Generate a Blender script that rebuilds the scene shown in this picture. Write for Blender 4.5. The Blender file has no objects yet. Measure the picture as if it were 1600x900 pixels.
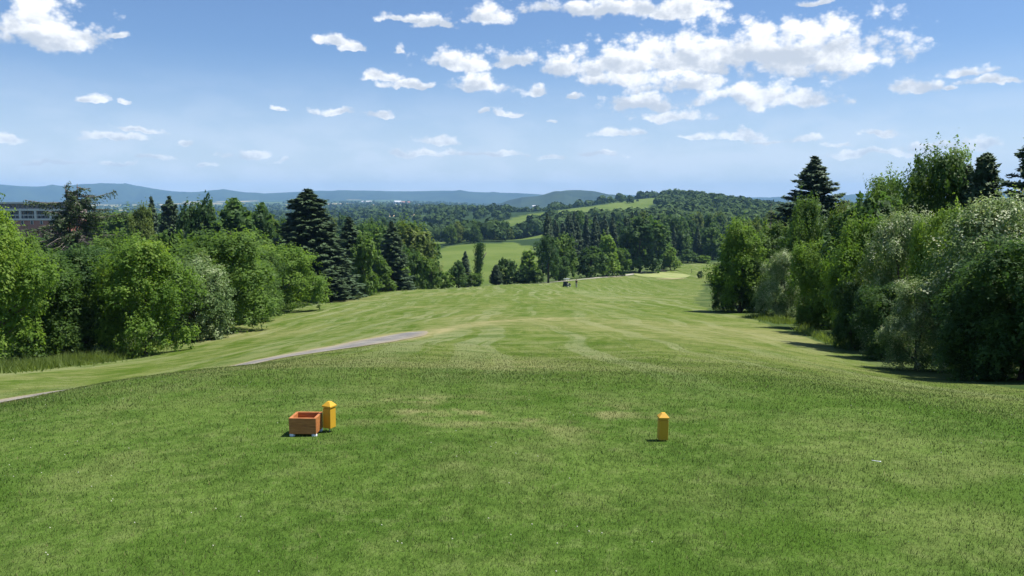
import bpy, bmesh, math, random
import numpy as np
from mathutils import Vector, Matrix
from mathutils.bvhtree import BVHTree

# ------------------------------------------------------------------ camera, world, sun, exposure
SC = bpy.context.scene
COL = SC.collection
CAM_H = 1.70
F_PX = 1230.0                      # focal length in photograph pixels (1600 wide)
PITCH = math.radians(6.26)
cam_d = bpy.data.cameras.new('camera')
cam_d.sensor_width = 36.0
cam_d.lens = 36.0 * F_PX / 1600.0
cam_d.clip_start = 0.05
cam_d.clip_end = 120000.0
cam = bpy.data.objects.new('camera', cam_d)
cam.location = (0, 0, CAM_H)
cam.rotation_euler = (math.pi / 2 - PITCH, 0, 0)
COL.objects.link(cam)
SC.camera = cam

SUN_EL, SUN_AZ = math.radians(64), math.radians(82)      # azimuth clockwise from +Y
SUN_DIR = Vector((math.sin(SUN_AZ) * math.cos(SUN_EL), math.cos(SUN_AZ) * math.cos(SUN_EL), math.sin(SUN_EL)))
sun_d = bpy.data.lights.new('sun', 'SUN')
sun_d.energy = 5.0
sun_d.angle = math.radians(0.53)
sun_d.color = (1.0, 0.955, 0.88)
sun = bpy.data.objects.new('sun', sun_d)
sun.rotation_euler = SUN_DIR.to_track_quat('Z', 'Y').to_euler()
sun.location = (0, 0, 50)
COL.objects.link(sun)

SC.view_settings.view_transform = 'Standard'
SC.view_settings.look = 'None'
SC.view_settings.gamma = 1.0
SC.view_settings.use_curve_mapping = False
SC.view_settings.exposure = 0.60
SKY_STRENGTH = 0.073
cy = SC.cycles
cy.use_denoising = True
cy.max_bounces = 6
cy.diffuse_bounces = 2
cy.glossy_bounces = 2
cy.transmission_bounces = 3
cy.transparent_max_bounces = 6
cy.volume_bounces = 1
cy.caustics_reflective = False
cy.caustics_refractive = False


def pix(px, py, Y):
    """Point at forward distance Y along the sight line of photograph pixel (px, py)."""
    u, v = (px - 800) / F_PX, (450 - py) / F_PX
    d = (u, math.cos(PITCH) + v * math.sin(PITCH), -math.sin(PITCH) + v * math.cos(PITCH))
    s = Y / d[1]
    return (d[0] * s, Y, CAM_H + d[2] * s)


def azel(px, py):
    x, y, z = pix(px, py, 1.0)
    z -= CAM_H
    return math.atan2(x, y), math.atan2(z, math.hypot(x, y))


class NT:
    """Small helper for node trees."""
    def __init__(self, tree):
        self.t = tree
        self.n = tree.nodes
        self.l = tree.links
        self.n.clear()

    def node(self, kind, **kw):
        nd = self.n.new(kind)
        for k, v in kw.items():
            setattr(nd, k, v)
        return nd

    def put(self, sock, val):
        if isinstance(val, bpy.types.NodeSocket):
            self.l.new(val, sock)
        elif val is not None:
            sock.default_value = val

    def math(self, op, a, b=None, c=None, clamp=False):
        nd = self.node('ShaderNodeMath', operation=op, use_clamp=clamp)
        for i, v in enumerate((a, b, c)):
            if v is not None:
                self.put(nd.inputs[i], v)
        return nd.outputs[0]

    def vec(self, op, a, b=None):
        nd = self.node('ShaderNodeVectorMath', operation=op)
        self.put(nd.inputs[0], a)
        if b is not None:
            self.put(nd.inputs[1], b)
        return nd.outputs['Value'] if op in ('LENGTH', 'DOT_PRODUCT', 'DISTANCE') else nd.outputs[0]

    def ramp(self, val, lo, hi, a=0.0, b=1.0, smooth=True):
        nd = self.node('ShaderNodeMapRange', interpolation_type='SMOOTHSTEP' if smooth else 'LINEAR')
        self.put(nd.inputs[0], val)
        for i, v in zip((1, 2, 3, 4), (lo, hi, a, b)):
            self.put(nd.inputs[i], v)
        return nd.outputs[0]

    def mix(self, fac, a, b, blend='MIX'):
        nd = self.node('ShaderNodeMix', data_type='RGBA', blend_type=blend)
        self.put(nd.inputs[0], fac)
        for i, v in ((6, a), (7, b)):
            if isinstance(v, (tuple, list)):
                v = (*v[:3], 1.0)
            self.put(nd.inputs[i], v)
        return nd.outputs[2]

    def noise(self, vec, scale, detail=4.0, rough=0.5, distort=0.0, dim='3D'):
        nd = self.node('ShaderNodeTexNoise', noise_dimensions=dim)
        if vec is not None:
            self.l.new(vec, nd.inputs['Vector'])
        nd.inputs['Scale'].default_value = scale
        nd.inputs['Detail'].default_value = detail
        nd.inputs['Roughness'].default_value = rough
        nd.inputs['Distortion'].default_value = distort
        return nd.outputs[0]


# --- world: Nishita sky with fair-weather cumulus laid out by direction
CLOUDS = [  # centre px, py, half width, half height (photograph pixels), turned into directions below
    (82, 44, 98, 62), (135, 54, 52, 32), (55, 22, 56, 44), (-4, 43, 17, 9), (190, 55, 20, 9), (-120, 90, 90, 30),
    (135, 154, 44, 13), (196, 158, 10, 8), (18, 217, 52, 12), (175, 212, 66, 11), (215, 200, 46, 7),
    (286, 223, 18, 9), (250, 246, 36, 8), (190, 258, 34, 8), (85, 252, 68, 9), (398, 240, 50, 12),
    (326, 257, 20, 8), (435, 169, 15, 5), (445, 252, 18, 5),
    (522, 64, 36, 16), (548, 75, 28, 11), (630, 26, 46, 13), (668, 34, 40, 18), (700, 42, 24, 12),
    (765, 24, 60, 24), (620, 78, 14, 10), (600, 120, 42, 13), (645, 131, 54, 13),
    (715, 92, 72, 24), (745, 130, 56, 26), (805, 92, 64, 20), (834, 142, 32, 15),
    (530, 175, 46, 10), (597, 176, 22, 12), (755, 176, 13, 6), (800, 175, 32, 9), (858, 190, 11, 6),
    (687, 219, 38, 12), (655, 240, 75, 10), (760, 240, 80, 9), (862, 247, 50, 9),
    (960, 8, 170, 28), (1060, 12, 70, 28), (1100, 2, 40, 20), (1270, 3, 34, 11),
    (1190, 72, 190, 74), (1275, 78, 150, 76), (1080, 84, 155, 60), (960, 96, 140, 48), (890, 98, 72, 36),
    (1345, 88, 52, 26), (1060, 126, 95, 36), (980, 117, 92, 32),
    (1190, 145, 100, 36), (1250, 152, 84, 30), (1010, 160, 96, 26), (1040, 180, 76, 18),
    (898, 149, 22, 10), (972, 203, 48, 12), (1085, 211, 30, 8), (1165, 210, 66, 13), (1225, 216, 60, 13),
    (1432, 130, 44, 29), (1488, 139, 22, 8), (1510, 112, 36, 18), (1565, 126, 66, 15), (1650, 120, 60, 20),
    (1375, 207, 38, 10), (1530, 222, 46, 15), (1470, 228, 90, 11), (1360, 238, 90, 10), (935, 241, 46, 6),
    (960, 238, 16, 5), (1310, 226, 30, 7),
]
world = bpy.data.worlds.new('World')
SC.world = world
world.use_nodes = True
world.cycles.sampling_method = 'MANUAL'
world.cycles.sample_map_resolution = 256
W = NT(world.node_tree)
w_out = W.node('ShaderNodeOutputWorld')
w_bg = W.node('ShaderNodeBackground')
w_bg.inputs[1].default_value = SKY_STRENGTH
W.l.new(w_bg.outputs[0], w_out.inputs[0])
w_sky = W.node('ShaderNodeTexSky', sky_type='NISHITA')
w_sky.sun_disc = False
w_sky.sun_elevation = SUN_EL
w_sky.sun_rotation = SUN_AZ
w_sky.altitude = 200
w_sky.air_density = 1.0
w_sky.dust_density = 0.4
w_sky.ozone_density = 3.6
w_tc = W.node('ShaderNodeTexCoord')
DIR = w_tc.outputs['Generated']
w_sep = W.node('ShaderNodeSeparateXYZ')
W.l.new(DIR, w_sep.inputs[0])
AZ = W.math('ARCTAN2', w_sep.outputs[0], w_sep.outputs[1])
EL = W.math('ARCSINE', w_sep.outputs[2])
w_cmb = W.node('ShaderNodeCombineXYZ')
W.l.new(AZ, w_cmb.inputs[0])
W.l.new(EL, w_cmb.inputs[1])
P2 = w_cmb.outputs[0]
# a little warp so that no outline is a clean ellipse
w_warp = W.node('ShaderNodeTexNoise', noise_dimensions='2D')
W.l.new(P2, w_warp.inputs['Vector'])
w_warp.inputs['Scale'].default_value = 26
w_warp.inputs['Detail'].default_value = 5
w_wv = W.vec('SUBTRACT', w_warp.outputs['Color'], (0.5, 0.5, 0.5))
P2W = W.vec('ADD', P2, W.vec('MULTIPLY', w_wv, (0.045, 0.020, 0.0)))


def blob_field(items, src, base=2.6):
    """Union of soft flat-based lobes; also how high in its lobe each direction lies."""
    acc = up = None
    for (px, py, rx, ry) in items:
        a, e = azel(px, py + ry * 0.25)
        k = math.cos(a)
        v = W.vec('MULTIPLY', W.vec('SUBTRACT', src, (a, e, 0)), (F_PX / rx / k, F_PX / ry / k, 0))
        hgt_in = W.vec('DOT_PRODUCT', v, (0, min(1.0, max(0.25, ry / 40.0)), 0))
        v = W.vec('MAXIMUM', v, W.vec('MULTIPLY', v, (-1, -base, 0)))
        d = W.math('SUBTRACT', 1.0, W.vec('LENGTH', v))
        if acc is None:
            acc, up = d, hgt_in
        else:
            g = W.ramp(W.math('SUBTRACT', d, acc), -0.15, 0.15)
            up = W.math('MULTIPLY_ADD', W.math('SUBTRACT', hgt_in, up), g, up)
            acc = W.math('SMOOTH_MAX', acc, d, 0.25)
    return acc, up


blob, cloud_up = blob_field(CLOUDS, P2W)
# scattered cumulus over the rest of the sky, same kind of clouds
w_den = W.math('ADD', W.math('MAXIMUM', w_sep.outputs[2], 0.0), 0.10)
w_cp = W.node('ShaderNodeCombineXYZ')
W.l.new(W.math('DIVIDE', w_sep.outputs[0], w_den), w_cp.inputs[0])
W.l.new(W.math('DIVIDE', w_sep.outputs[1], w_den), w_cp.inputs[1])
gen = W.ramp(W.noise(w_cp.outputs[0], 1.1, 3, 0.5, dim='2D'), 0.56, 0.80, -1.0, 0.8, False)
inframe = W.math('MULTIPLY', W.ramp(W.math('ABSOLUTE', AZ), 0.60, 0.74, 1.0, 0.0), W.ramp(EL, 0.26, 0.36, 1.0, 0.0))
blob = W.math('MAXIMUM', blob, W.math('SUBTRACT', gen, W.math('MULTIPLY', inframe, 2.5)))

stretch = W.vec('MULTIPLY', P2, (1.0, 1.35, 1.0))
fbm = W.noise(stretch, 16, 7, 0.56, dim='2D')
w_vo = W.node('ShaderNodeTexVoronoi', feature='SMOOTH_F1', voronoi_dimensions='2D')
W.l.new(stretch, w_vo.inputs['Vector'])
w_vo.inputs['Scale'].default_value = 30
w_vo.inputs['Detail'].default_value = 3
w_vo.inputs['Roughness'].default_value = 0.62
w_vo.inputs['Smoothness'].default_value = 0.45
puff = W.math('SUBTRACT', 0.55, w_vo.outputs['Distance'])
dens = W.math('ADD', W.math('ADD', blob, W.math('MULTIPLY', W.math('SUBTRACT', fbm, 0.31), 1.10)), W.math('MULTIPLY', puff, 0.62))
lowfade = W.ramp(EL, 0.015, 0.16, 0.60, 1.0)          # low clouds are seen through more air
alpha = W.math('MULTIPLY', W.ramp(dens, 0.04, 0.58), lowfade)
# relief: the same billows looked up a little towards the sun
off = W.vec('ADD', stretch, (0.006, 0.012, 0.0))
fbm_s = W.noise(off, 16, 7, 0.56, dim='2D')
relief = W.math('SUBTRACT', fbm, fbm_s)
lit = W.math('ADD', W.math('MULTIPLY', relief, 1.5), W.math('MULTIPLY', cloud_up, 0.75))
lit = W.math('ADD', lit, W.math('MULTIPLY', W.math('SUBTRACT', fbm, 0.5), 0.9))
lit = W.math('SUBTRACT', lit, W.ramp(dens, 0.25, 1.1, 0.0, 0.22))
lit = W.ramp(lit, -0.34, 0.34, 0.0, 1.0)
ccol = W.mix(lit, (5.8, 6.4, 7.3), (10.6, 10.7, 10.8))
wisp = W.noise(W.vec('MULTIPLY', P2, (8.0, 20.0, 1.0)), 1.5, 6, 0.55, dim='2D')
veil = W.math('MULTIPLY', W.ramp(EL, 0.0, 0.19, 0.80, 0.0), W.ramp(wisp, 0.34, 0.66, 0.72, 1.0))
clear = W.mix(1.0, w_sky.outputs[0], (0.88, 0.99, 1.16), 'MULTIPLY')
W.l.new(W.mix(alpha, W.mix(veil, clear, (7.9, 8.7, 9.9)), ccol), w_bg.inputs[0])

# ------------------------------------------------------------------ helpers
rng = np.random.default_rng(7)


def tag(o, label=None, cat=None, group=None, kind=None):
    for k, v in (('label', label), ('category', cat), ('group', group), ('kind', kind)):
        if v is not None:
            o[k] = v
    return o


def mesh_np(name, V, F, mat=None, attrs=None, smooth=False):
    V = np.asarray(V, np.float32)
    F = np.asarray(F, np.int32)
    me = bpy.data.meshes.new(name)
    n, k = F.shape
    me.vertices.add(len(V))
    me.vertices.foreach_set('co', V.ravel())
    me.loops.add(n * k)
    me.loops.foreach_set('vertex_index', F.ravel())
    me.polygons.add(n)
    me.polygons.foreach_set('loop_start', np.arange(0, n * k, k, dtype=np.int32))
    if smooth:
        me.polygons.foreach_set('use_smooth', np.ones(n, bool))
    me.update(calc_edges=True)
    for an, arr in (attrs or {}).items():
        at = me.attributes.new(an, 'FLOAT', 'POINT')
        at.data.foreach_set('value', np.asarray(arr, np.float32))
    if mat:
        me.materials.append(mat)
    return me


def obj(name, me, parent=None, loc=None):
    o = bpy.data.objects.new(name, me)
    COL.objects.link(o)
    if parent:
        o.parent = parent
    if loc is not None:
        o.location = loc
    return o


class MB:
    """Collects boxes, tubes and polygons into one mesh."""
    def __init__(self):
        self.v, self.f = [], []

    def box(self, c, s, rz=0.0):
        i = len(self.v)
        cr, sr = math.cos(rz), math.sin(rz)
        for z in (-.5, .5):
            for x, y in ((-.5, -.5), (.5, -.5), (.5, .5), (-.5, .5)):
                X, Y = x * s[0], y * s[1]
                self.v.append((c[0] + X * cr - Y * sr, c[1] + X * sr + Y * cr, c[2] + z * s[2]))
        self.f += [[i, i + 3, i + 2, i + 1], [i + 4, i + 5, i + 6, i + 7]] + [[i + a, i + (a + 1) % 4, i + 4 + (a + 1) % 4, i + 4 + a] for a in range(4)]
        return self

    def tube(self, pts, radii, n=6, cap=True):
        i0 = len(self.v)
        pts = [Vector(p) for p in pts]
        for k, p in enumerate(pts):
            t = (pts[min(k + 1, len(pts) - 1)] - pts[max(k - 1, 0)]).normalized()
            a = t.cross(Vector((0.31, 0.95, 0.1))).normalized()
            b = t.cross(a)
            for j in range(n):
                an = 2 * math.pi * j / n
                self.v.append(tuple(p + (a * math.cos(an) + b * math.sin(an)) * radii[k]))
        for k in range(len(pts) - 1):
            for j in range(n):
                self.f.append([i0 + k * n + j, i0 + k * n + (j + 1) % n, i0 + (k + 1) * n + (j + 1) % n, i0 + (k + 1) * n + j])
        if cap:
            self.f.append([i0 + j for j in range(n)][::-1])
            self.f.append([i0 + (len(pts) - 1) * n + j for j in range(n)])
        return self

    def mesh(self, name, mat, bevel=0.0, smooth=False):
        me = bpy.data.meshes.new(name)
        me.from_pydata(self.v, [], self.f)
        if bevel > 0:
            bm = bmesh.new()
            bm.from_mesh(me)
            bmesh.ops.bevel(bm, geom=list(bm.edges), offset=bevel, segments=2, affect='EDGES', profile=0.6)
            bm.to_mesh(me)
            bm.free()
        if smooth:
            for p in me.polygons:
                p.use_smooth = True
        me.update()
        me.materials.append(mat)
        return me

    def build(self, name, mat, parent=None, loc=None, bevel=0.0, smooth=False):
        return obj(name, self.mesh(name, mat, bevel, smooth), parent, loc)


def vnoise(x, y, seed=0):
    """Smooth value noise, 0..1."""
    x, y = np.asarray(x, float), np.asarray(y, float)
    xi, yi = np.floor(x).astype(np.int64), np.floor(y).astype(np.int64)
    fx, fy = x - xi, y - yi
    fx, fy = fx * fx * (3 - 2 * fx), fy * fy * (3 - 2 * fy)

    def h(a, b):
        n = (a * 374761393 + b * 668265263 + seed * 1442695041) & 0xFFFFFFFF
        n = ((n ^ (n >> 13)) * 1274126177) & 0xFFFFFFFF
        return ((n ^ (n >> 16)) & 0xFFFF) / 65535.0
    return (h(xi, yi) * (1 - fx) + h(xi + 1, yi) * fx) * (1 - fy) + (h(xi, yi + 1) * (1 - fx) + h(xi + 1, yi + 1) * fx) * fy


def fnoise(x, y, seed=0, oct=4):
    s, a, t = 0, 1.0, 0
    for o in range(oct):
        s = s + a * vnoise(np.asarray(x) * 2 ** o + 17.3 * o, np.asarray(y) * 2 ** o - 9.1 * o, seed + o)
        t += a
        a *= 0.55
    return s / t


def sstep(x, a, b):
    t = np.clip((np.asarray(x, float) - a) / (b - a), 0, 1)
    return t * t * (3 - 2 * t)


# ------------------------------------------------------------------ materials
def new_mat(name):
    m = bpy.data.materials.new(name)
    m.use_nodes = True
    return m, NT(m.node_tree)


def finish(m, T, color, rough=0.7, spec=0.3, bump=None, bump_d=0.02, bump_s=0.5, translucent=0.0, tcol=None, metallic=0.0):
    out = T.node('ShaderNodeOutputMaterial')
    b = T.node('ShaderNodeBsdfPrincipled')
    T.put(b.inputs['Base Color'], (*color[:3], 1) if isinstance(color, tuple) else color)
    T.put(b.inputs['Roughness'], rough)
    T.put(b.inputs['Specular IOR Level'], spec)
    T.put(b.inputs['Metallic'], metallic)
    if bump is not None:
        bn = T.node('ShaderNodeBump')
        bn.inputs['Strength'].default_value = bump_s
        bn.inputs['Distance'].default_value = bump_d
        T.l.new(bump, bn.inputs['Height'])
        T.l.new(bn.outputs[0], b.inputs['Normal'])
    sh = b.outputs[0]
    if translucent > 0:
        tr = T.node('ShaderNodeBsdfTranslucent')
        T.put(tr.inputs[0], tcol if tcol is not None else ((*color[:3], 1) if isinstance(color, tuple) else color))
        mx = T.node('ShaderNodeMixShader')
        mx.inputs[0].default_value = translucent
        T.l.new(sh, mx.inputs[1])
        T.l.new(tr.outputs[0], mx.inputs[2])
        sh = mx.outputs[0]
    T.l.new(sh, out.inputs[0])
    return m


def attr(T, name):
    return T.node('ShaderNodeAttribute', attribute_name=name).outputs['Fac']


def leaf_mat(name, dark, light, young=None, transl=0.50, spec=0.2, rough=0.55):
    """Leaf colour runs from dark to light leaf by leaf, shifted tree by tree; young shoots may differ."""
    m, T = new_mat(name)
    oi = T.node('ShaderNodeObjectInfo')
    f = T.math('ADD', attr(T, 'tint'), T.math('MULTIPLY', T.math('SUBTRACT', oi.outputs['Random'], 0.5), 0.5), clamp=True)
    c = T.mix(f, dark, light)
    if young:
        c = T.mix(attr(T, 'young'), c, young)
    tc = T.mix(1.0, c, (1.25, 1.25, 0.65), 'MULTIPLY')
    return finish(m, T, c, rough, spec, translucent=transl, tcol=tc)


M = {}
M['leaf_mid'] = leaf_mat('leaf_mid', (0.056, 0.118, 0.022), (0.150, 0.250, 0.048), (0.20, 0.29, 0.065))
M['leaf_lime'] = leaf_mat('leaf_lime', (0.092, 0.182, 0.024), (0.215, 0.335, 0.055), (0.28, 0.37, 0.08))
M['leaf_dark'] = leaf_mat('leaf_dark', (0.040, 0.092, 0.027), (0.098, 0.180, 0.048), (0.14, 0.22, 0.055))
M['leaf_olive'] = leaf_mat('leaf_olive', (0.085, 0.135, 0.028), (0.172, 0.232, 0.055), (0.22, 0.26, 0.07))
M['leaf_silver'] = leaf_mat('leaf_silver', (0.085, 0.155, 0.042), (0.235, 0.325, 0.115), (0.52, 0.56, 0.38), 0.32, 0.25, 0.6)
M['needle'] = leaf_mat('needle', (0.028, 0.058, 0.030), (0.066, 0.110, 0.050), (0.09, 0.14, 0.055), 0.12, 0.25, 0.6)
M['needle_blue'] = leaf_mat('needle_blue', (0.034, 0.066, 0.042), (0.078, 0.125, 0.070), (0.10, 0.15, 0.08), 0.12, 0.25, 0.6)
M['needle_brown'] = leaf_mat('needle_brown', (0.040, 0.044, 0.026), (0.085, 0.080, 0.048), None, 0.1, 0.2, 0.7)
M['needle_ragged'] = leaf_mat('needle_ragged', (0.028, 0.056, 0.026), (0.085, 0.125, 0.050), None, 0.15, 0.2, 0.6)
M['wood_far'] = leaf_mat('wood_far', (0.034, 0.064, 0.022), (0.072, 0.115, 0.036), (0.08, 0.12, 0.04), 0.05, 0.05, 0.9)


def bark_mat(name, a, b):
    m, T = new_mat(name)
    tc = T.node('ShaderNodeTexCoord')
    n = T.noise(T.vec('MULTIPLY', tc.outputs['Object'], (9, 9, 2.0)), 2.0, 5, 0.65)
    return finish(m, T, T.mix(T.ramp(n, 0.3, 0.7), a, b), 0.9, 0.1, n, 0.03, 0.8)


M['bark'] = bark_mat('bark', (0.05, 0.04, 0.03), (0.14, 0.115, 0.09))
M['bark_dead'] = bark_mat('bark_dead', (0.10, 0.085, 0.075), (0.24, 0.21, 0.19))


def grass_mat(name, blades=False):
    """Mown turf: green, pale dry and clover-dark patches, mower tracks, meadow and crop land further out."""
    m, T = new_mat(name)
    geo = T.node('ShaderNodeNewGeometry')
    P = geo.outputs['Position']
    dry, rough_, tint = attr(T, 'dry'), attr(T, 'rough'), attr(T, 'tint')
    big = T.noise(P, 0.55, 5, 0.6)
    mid = T.noise(P, 2.6, 4, 0.6)
    green = T.mix(T.ramp(big, 0.36, 0.64), (0.066, 0.126, 0.019), (0.110, 0.176, 0.034))
    green = T.mix(T.math('MULTIPLY', T.ramp(mid, 0.48, 0.72), 0.55), green, (0.140, 0.180, 0.052))
    tuft = T.noise(P, 7.0, 5, 0.7)
    green = T.mix(T.math('MULTIPLY', T.ramp(tuft, 0.52, 0.40), 0.55), green, (0.046, 0.090, 0.014))
    green = T.mix(T.math('MULTIPLY', T.ramp(tuft, 0.52, 0.64), 0.45), green, (0.150, 0.200, 0.060))
    green = T.mix(attr(T, 'lush'), green, (0.062, 0.122, 0.016))
    sx = T.node('ShaderNodeSeparateXYZ')
    T.l.new(P, sx.inputs[0])
    far = T.ramp(sx.outputs[1], 5.5, 17.0)
    if blades:
        green = T.mix(far, green, T.mix(T.ramp(mid, 0.4, 0.6), (0.096, 0.146, 0.028), (0.160, 0.195, 0.065)))
        c = T.mix(tint, T.mix(1.0, green, (0.58, 0.64, 0.55), 'MULTIPLY'), T.mix(1.0, green, (1.7, 1.5, 1.8), 'MULTIPLY'))
        c = T.mix(dry, c, T.mix(tint, (0.12, 0.125, 0.035), (0.27, 0.25, 0.11)))
        return finish(m, T, c, 0.6, 0.12, translucent=0.3)
    # fairway: cut in long passes, clippings lie pale along the tracks
    warp = T.noise(P, 0.045, 3, 0.55)
    bend = T.math('MULTIPLY', T.math('SUBTRACT', warp, 0.5), 13.0)
    cx = T.node('ShaderNodeCombineXYZ')
    T.l.new(T.math('ADD', sx.outputs[0], bend), cx.inputs[0])
    T.l.new(T.math('MULTIPLY', sx.outputs[1], 0.04), cx.inputs[1])
    track = T.noise(cx.outputs[0], 0.9, 6, 0.70)
    cx2 = T.node('ShaderNodeCombineXYZ')
    T.l.new(T.math('ADD', T.math('MULTIPLY', sx.outputs[0], 0.12), T.math('MULTIPLY', sx.outputs[1], 0.035)), cx2.inputs[0])
    T.l.new(T.math('ADD', T.math('MULTIPLY', sx.outputs[1], 0.6), bend), cx2.inputs[1])
    track2 = T.noise(cx2.outputs[0], 1.3, 7, 0.78)
    where = T.ramp(T.noise(P, 0.075, 4, 0.6), 0.42, 0.60)
    fair = T.mix(T.ramp(track, 0.45, 0.55), (0.090, 0.138, 0.018), (0.148, 0.182, 0.044))
    fair = T.mix(T.math('MULTIPLY', T.math('MULTIPLY', T.ramp(track2, 0.50, 0.58), where), 0.40), fair, (0.250, 0.265, 0.125))
    cx3 = T.node('ShaderNodeCombineXYZ')
    T.l.new(T.math('ADD', sx.outputs[0], T.math('MULTIPLY', bend, 0.45)), cx3.inputs[0])
    T.l.new(T.math('MULTIPLY', sx.outputs[1], 0.016), cx3.inputs[1])
    lines = T.noise(cx3.outputs[0], 0.85, 4, 0.65)
    fair = T.mix(T.math('MULTIPLY', T.ramp(lines, 0.50, 0.57), T.ramp(T.noise(P, 0.08, 4, 0.6), 0.40, 0.56, 0.30, 1.0)), fair, (0.240, 0.260, 0.125))
    patch = T.noise(P, 0.16, 6, 0.65)
    fair = T.mix(T.math('MULTIPLY', T.ramp(patch, 0.46, 0.56), 0.40), fair, (0.082, 0.142, 0.016))
    mott = T.noise(P, 0.7, 8, 0.80)
    fair = T.mix(T.math('MULTIPLY', T.ramp(mott, 0.48, 0.58), 0.62), fair, (0.190, 0.212, 0.080))
    fair = T.mix(T.math('MULTIPLY', T.ramp(mott, 0.50, 0.41), 0.62), fair, (0.058, 0.105, 0.014))
    c = T.mix(far, green, fair)
    fine = T.noise(P, 34, 3, 0.7)
    c = T.mix(T.math('MULTIPLY', T.ramp(fine, 0.35, 0.65), 0.5), c, T.mix(1.0, c, (0.55, 0.62, 0.55), 'MULTIPLY'))
    c = T.mix(T.math('MULTIPLY', dry, T.ramp(T.noise(P, 1.9, 4, 0.65), 0.25, 0.6)), c, (0.30, 0.27, 0.13))
    rg = T.mix(T.ramp(T.noise(P, 0.25, 4, 0.6), 0.35, 0.65), (0.050, 0.085, 0.024), (0.105, 0.135, 0.046))
    c = T.mix(rough_, c, rg)
    # open country
    field = attr(T, 'field')
    fcol = T.mix(T.ramp(T.noise(P, 0.03, 5, 0.6), 0.35, 0.65), (0.092, 0.138, 0.028), (0.130, 0.172, 0.044))
    c = T.mix(field, c, fcol)
    wood = attr(T, 'wood')
    c = T.mix(wood, c, (0.030, 0.055, 0.022))
    crop = attr(T, 'crop')
    c = T.mix(crop, c, (0.46, 0.36, 0.19))
    h = T.math('ADD', T.math('MULTIPLY', fine, 0.6), T.math('MULTIPLY', mid, 0.8))
    return finish(m, T, c, 0.95, 0.03, h, 0.06, 0.7)


M['grass'] = grass_mat('grass')
M['blades'] = grass_mat('blades', True)


def paint_mat(name, col, wear, rough=0.45, scale=30):
    m, T = new_mat(name)
    tc = T.node('ShaderNodeTexCoord')
    n = T.noise(tc.outputs['Object'], scale, 5, 0.65)
    c = T.mix(T.math('MULTIPLY', T.ramp(n, 0.52, 0.75), 0.6), col, wear)
    return finish(m, T, c, rough, 0.4, n, 0.001, 0.5)


def wood_mat(name, a, b):
    m, T = new_mat(name)
    tc = T.node('ShaderNodeTexCoord')
    n = T.noise(T.vec('MULTIPLY', tc.outputs['Object'], (6, 6, 60)), 3.0, 5, 0.6, 0.4)
    n2 = T.noise(tc.outputs['Object'], 14, 4, 0.6)
    c = T.mix(T.ramp(n, 0.3, 0.7), a, b)
    c = T.mix(T.math('MULTIPLY', T.ramp(n2, 0.5, 0.75), 0.4), c, (0.30, 0.12, 0.05))
    return finish(m, T, c, 0.6, 0.35, n, 0.002, 0.5)


M['yellow'] = paint_mat('yellow_paint', (0.60, 0.335, 0.020), (0.36, 0.20, 0.04), 0.6, 22)
M['cedar'] = wood_mat('stained_wood', (0.35, 0.120, 0.034), (0.52, 0.205, 0.066))
M['steel'] = finish(*new_mat('steel'), (0.25, 0.24, 0.23), 0.4, 0.5, metallic=0.8)
M['white'] = paint_mat('white_plastic', (0.80, 0.80, 0.80), (0.6, 0.6, 0.58), 0.35)
M['concrete'] = paint_mat('pale_concrete', (0.60, 0.57, 0.54), (0.48, 0.45, 0.42), 0.8, 0.8)
M['mauve'] = paint_mat('grey_render', (0.36, 0.28, 0.26), (0.28, 0.21, 0.20), 0.8, 0.5)
M['glass'] = finish(*new_mat('dark_glass'), (0.03, 0.035, 0.045), 0.15, 0.6)
M['black'] = paint_mat('black_rubber', (0.025, 0.025, 0.027), (0.05, 0.05, 0.05), 0.6)
M['cloth_dark'] = paint_mat('dark_cloth', (0.025, 0.030, 0.045), (0.04, 0.045, 0.06), 0.9)
M['cloth_pale'] = paint_mat('pale_cloth', (0.42, 0.42, 0.36), (0.35, 0.34, 0.3), 0.9)
M['skin'] = finish(*new_mat('skin'), (0.45, 0.25, 0.17), 0.55, 0.4)
M['hair'] = finish(*new_mat('hair'), (0.03, 0.02, 0.015), 0.6, 0.3)
M['canopy'] = paint_mat('cart_canopy', (0.26, 0.28, 0.27), (0.2, 0.22, 0.2), 0.5)
M['canopy_white'] = paint_mat('pale_roof', (0.55, 0.55, 0.55), (0.45, 0.45, 0.45), 0.6, 0.5)
M['cart_paint'] = paint_mat('cart_paint', (0.03, 0.05, 0.05), (0.05, 0.06, 0.06), 0.35)
m_, T_ = new_mat('brick')
tc_ = T_.node('ShaderNodeTexCoord')
br_ = T_.node('ShaderNodeTexBrick')
sp_ = T_.node('ShaderNodeSeparateXYZ')
T_.l.new(tc_.outputs['Object'], sp_.inputs[0])
cb_ = T_.node('ShaderNodeCombineXYZ')
T_.l.new(sp_.outputs[0], cb_.inputs[0])
T_.l.new(sp_.outputs[2], cb_.inputs[1])
T_.l.new(cb_.outputs[0], br_.inputs['Vector'])
br_.inputs['Color1'].default_value = (0.42, 0.14, 0.09, 1)
br_.inputs['Color2'].default_value = (0.34, 0.11, 0.075, 1)
br_.inputs['Mortar'].default_value = (0.35, 0.30, 0.27, 1)
br_.inputs['Scale'].default_value = 4
M['brick'] = finish(m_, T_, br_.outputs[0], 0.85, 0.2)
m_, T_ = new_mat('path_surface')
g_ = T_.node('ShaderNodeNewGeometry')
n_ = T_.noise(g_.outputs['Position'], 1.1, 6, 0.65)
n2_ = T_.noise(g_.outputs['Position'], 22, 4, 0.7)
c_ = T_.mix(T_.ramp(n_, 0.36, 0.62), (0.14, 0.138, 0.134), (0.255, 0.238, 0.205))
c_ = T_.mix(T_.math('MULTIPLY', T_.ramp(n2_, 0.45, 0.7), 0.45), c_, (0.32, 0.295, 0.25))
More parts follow.
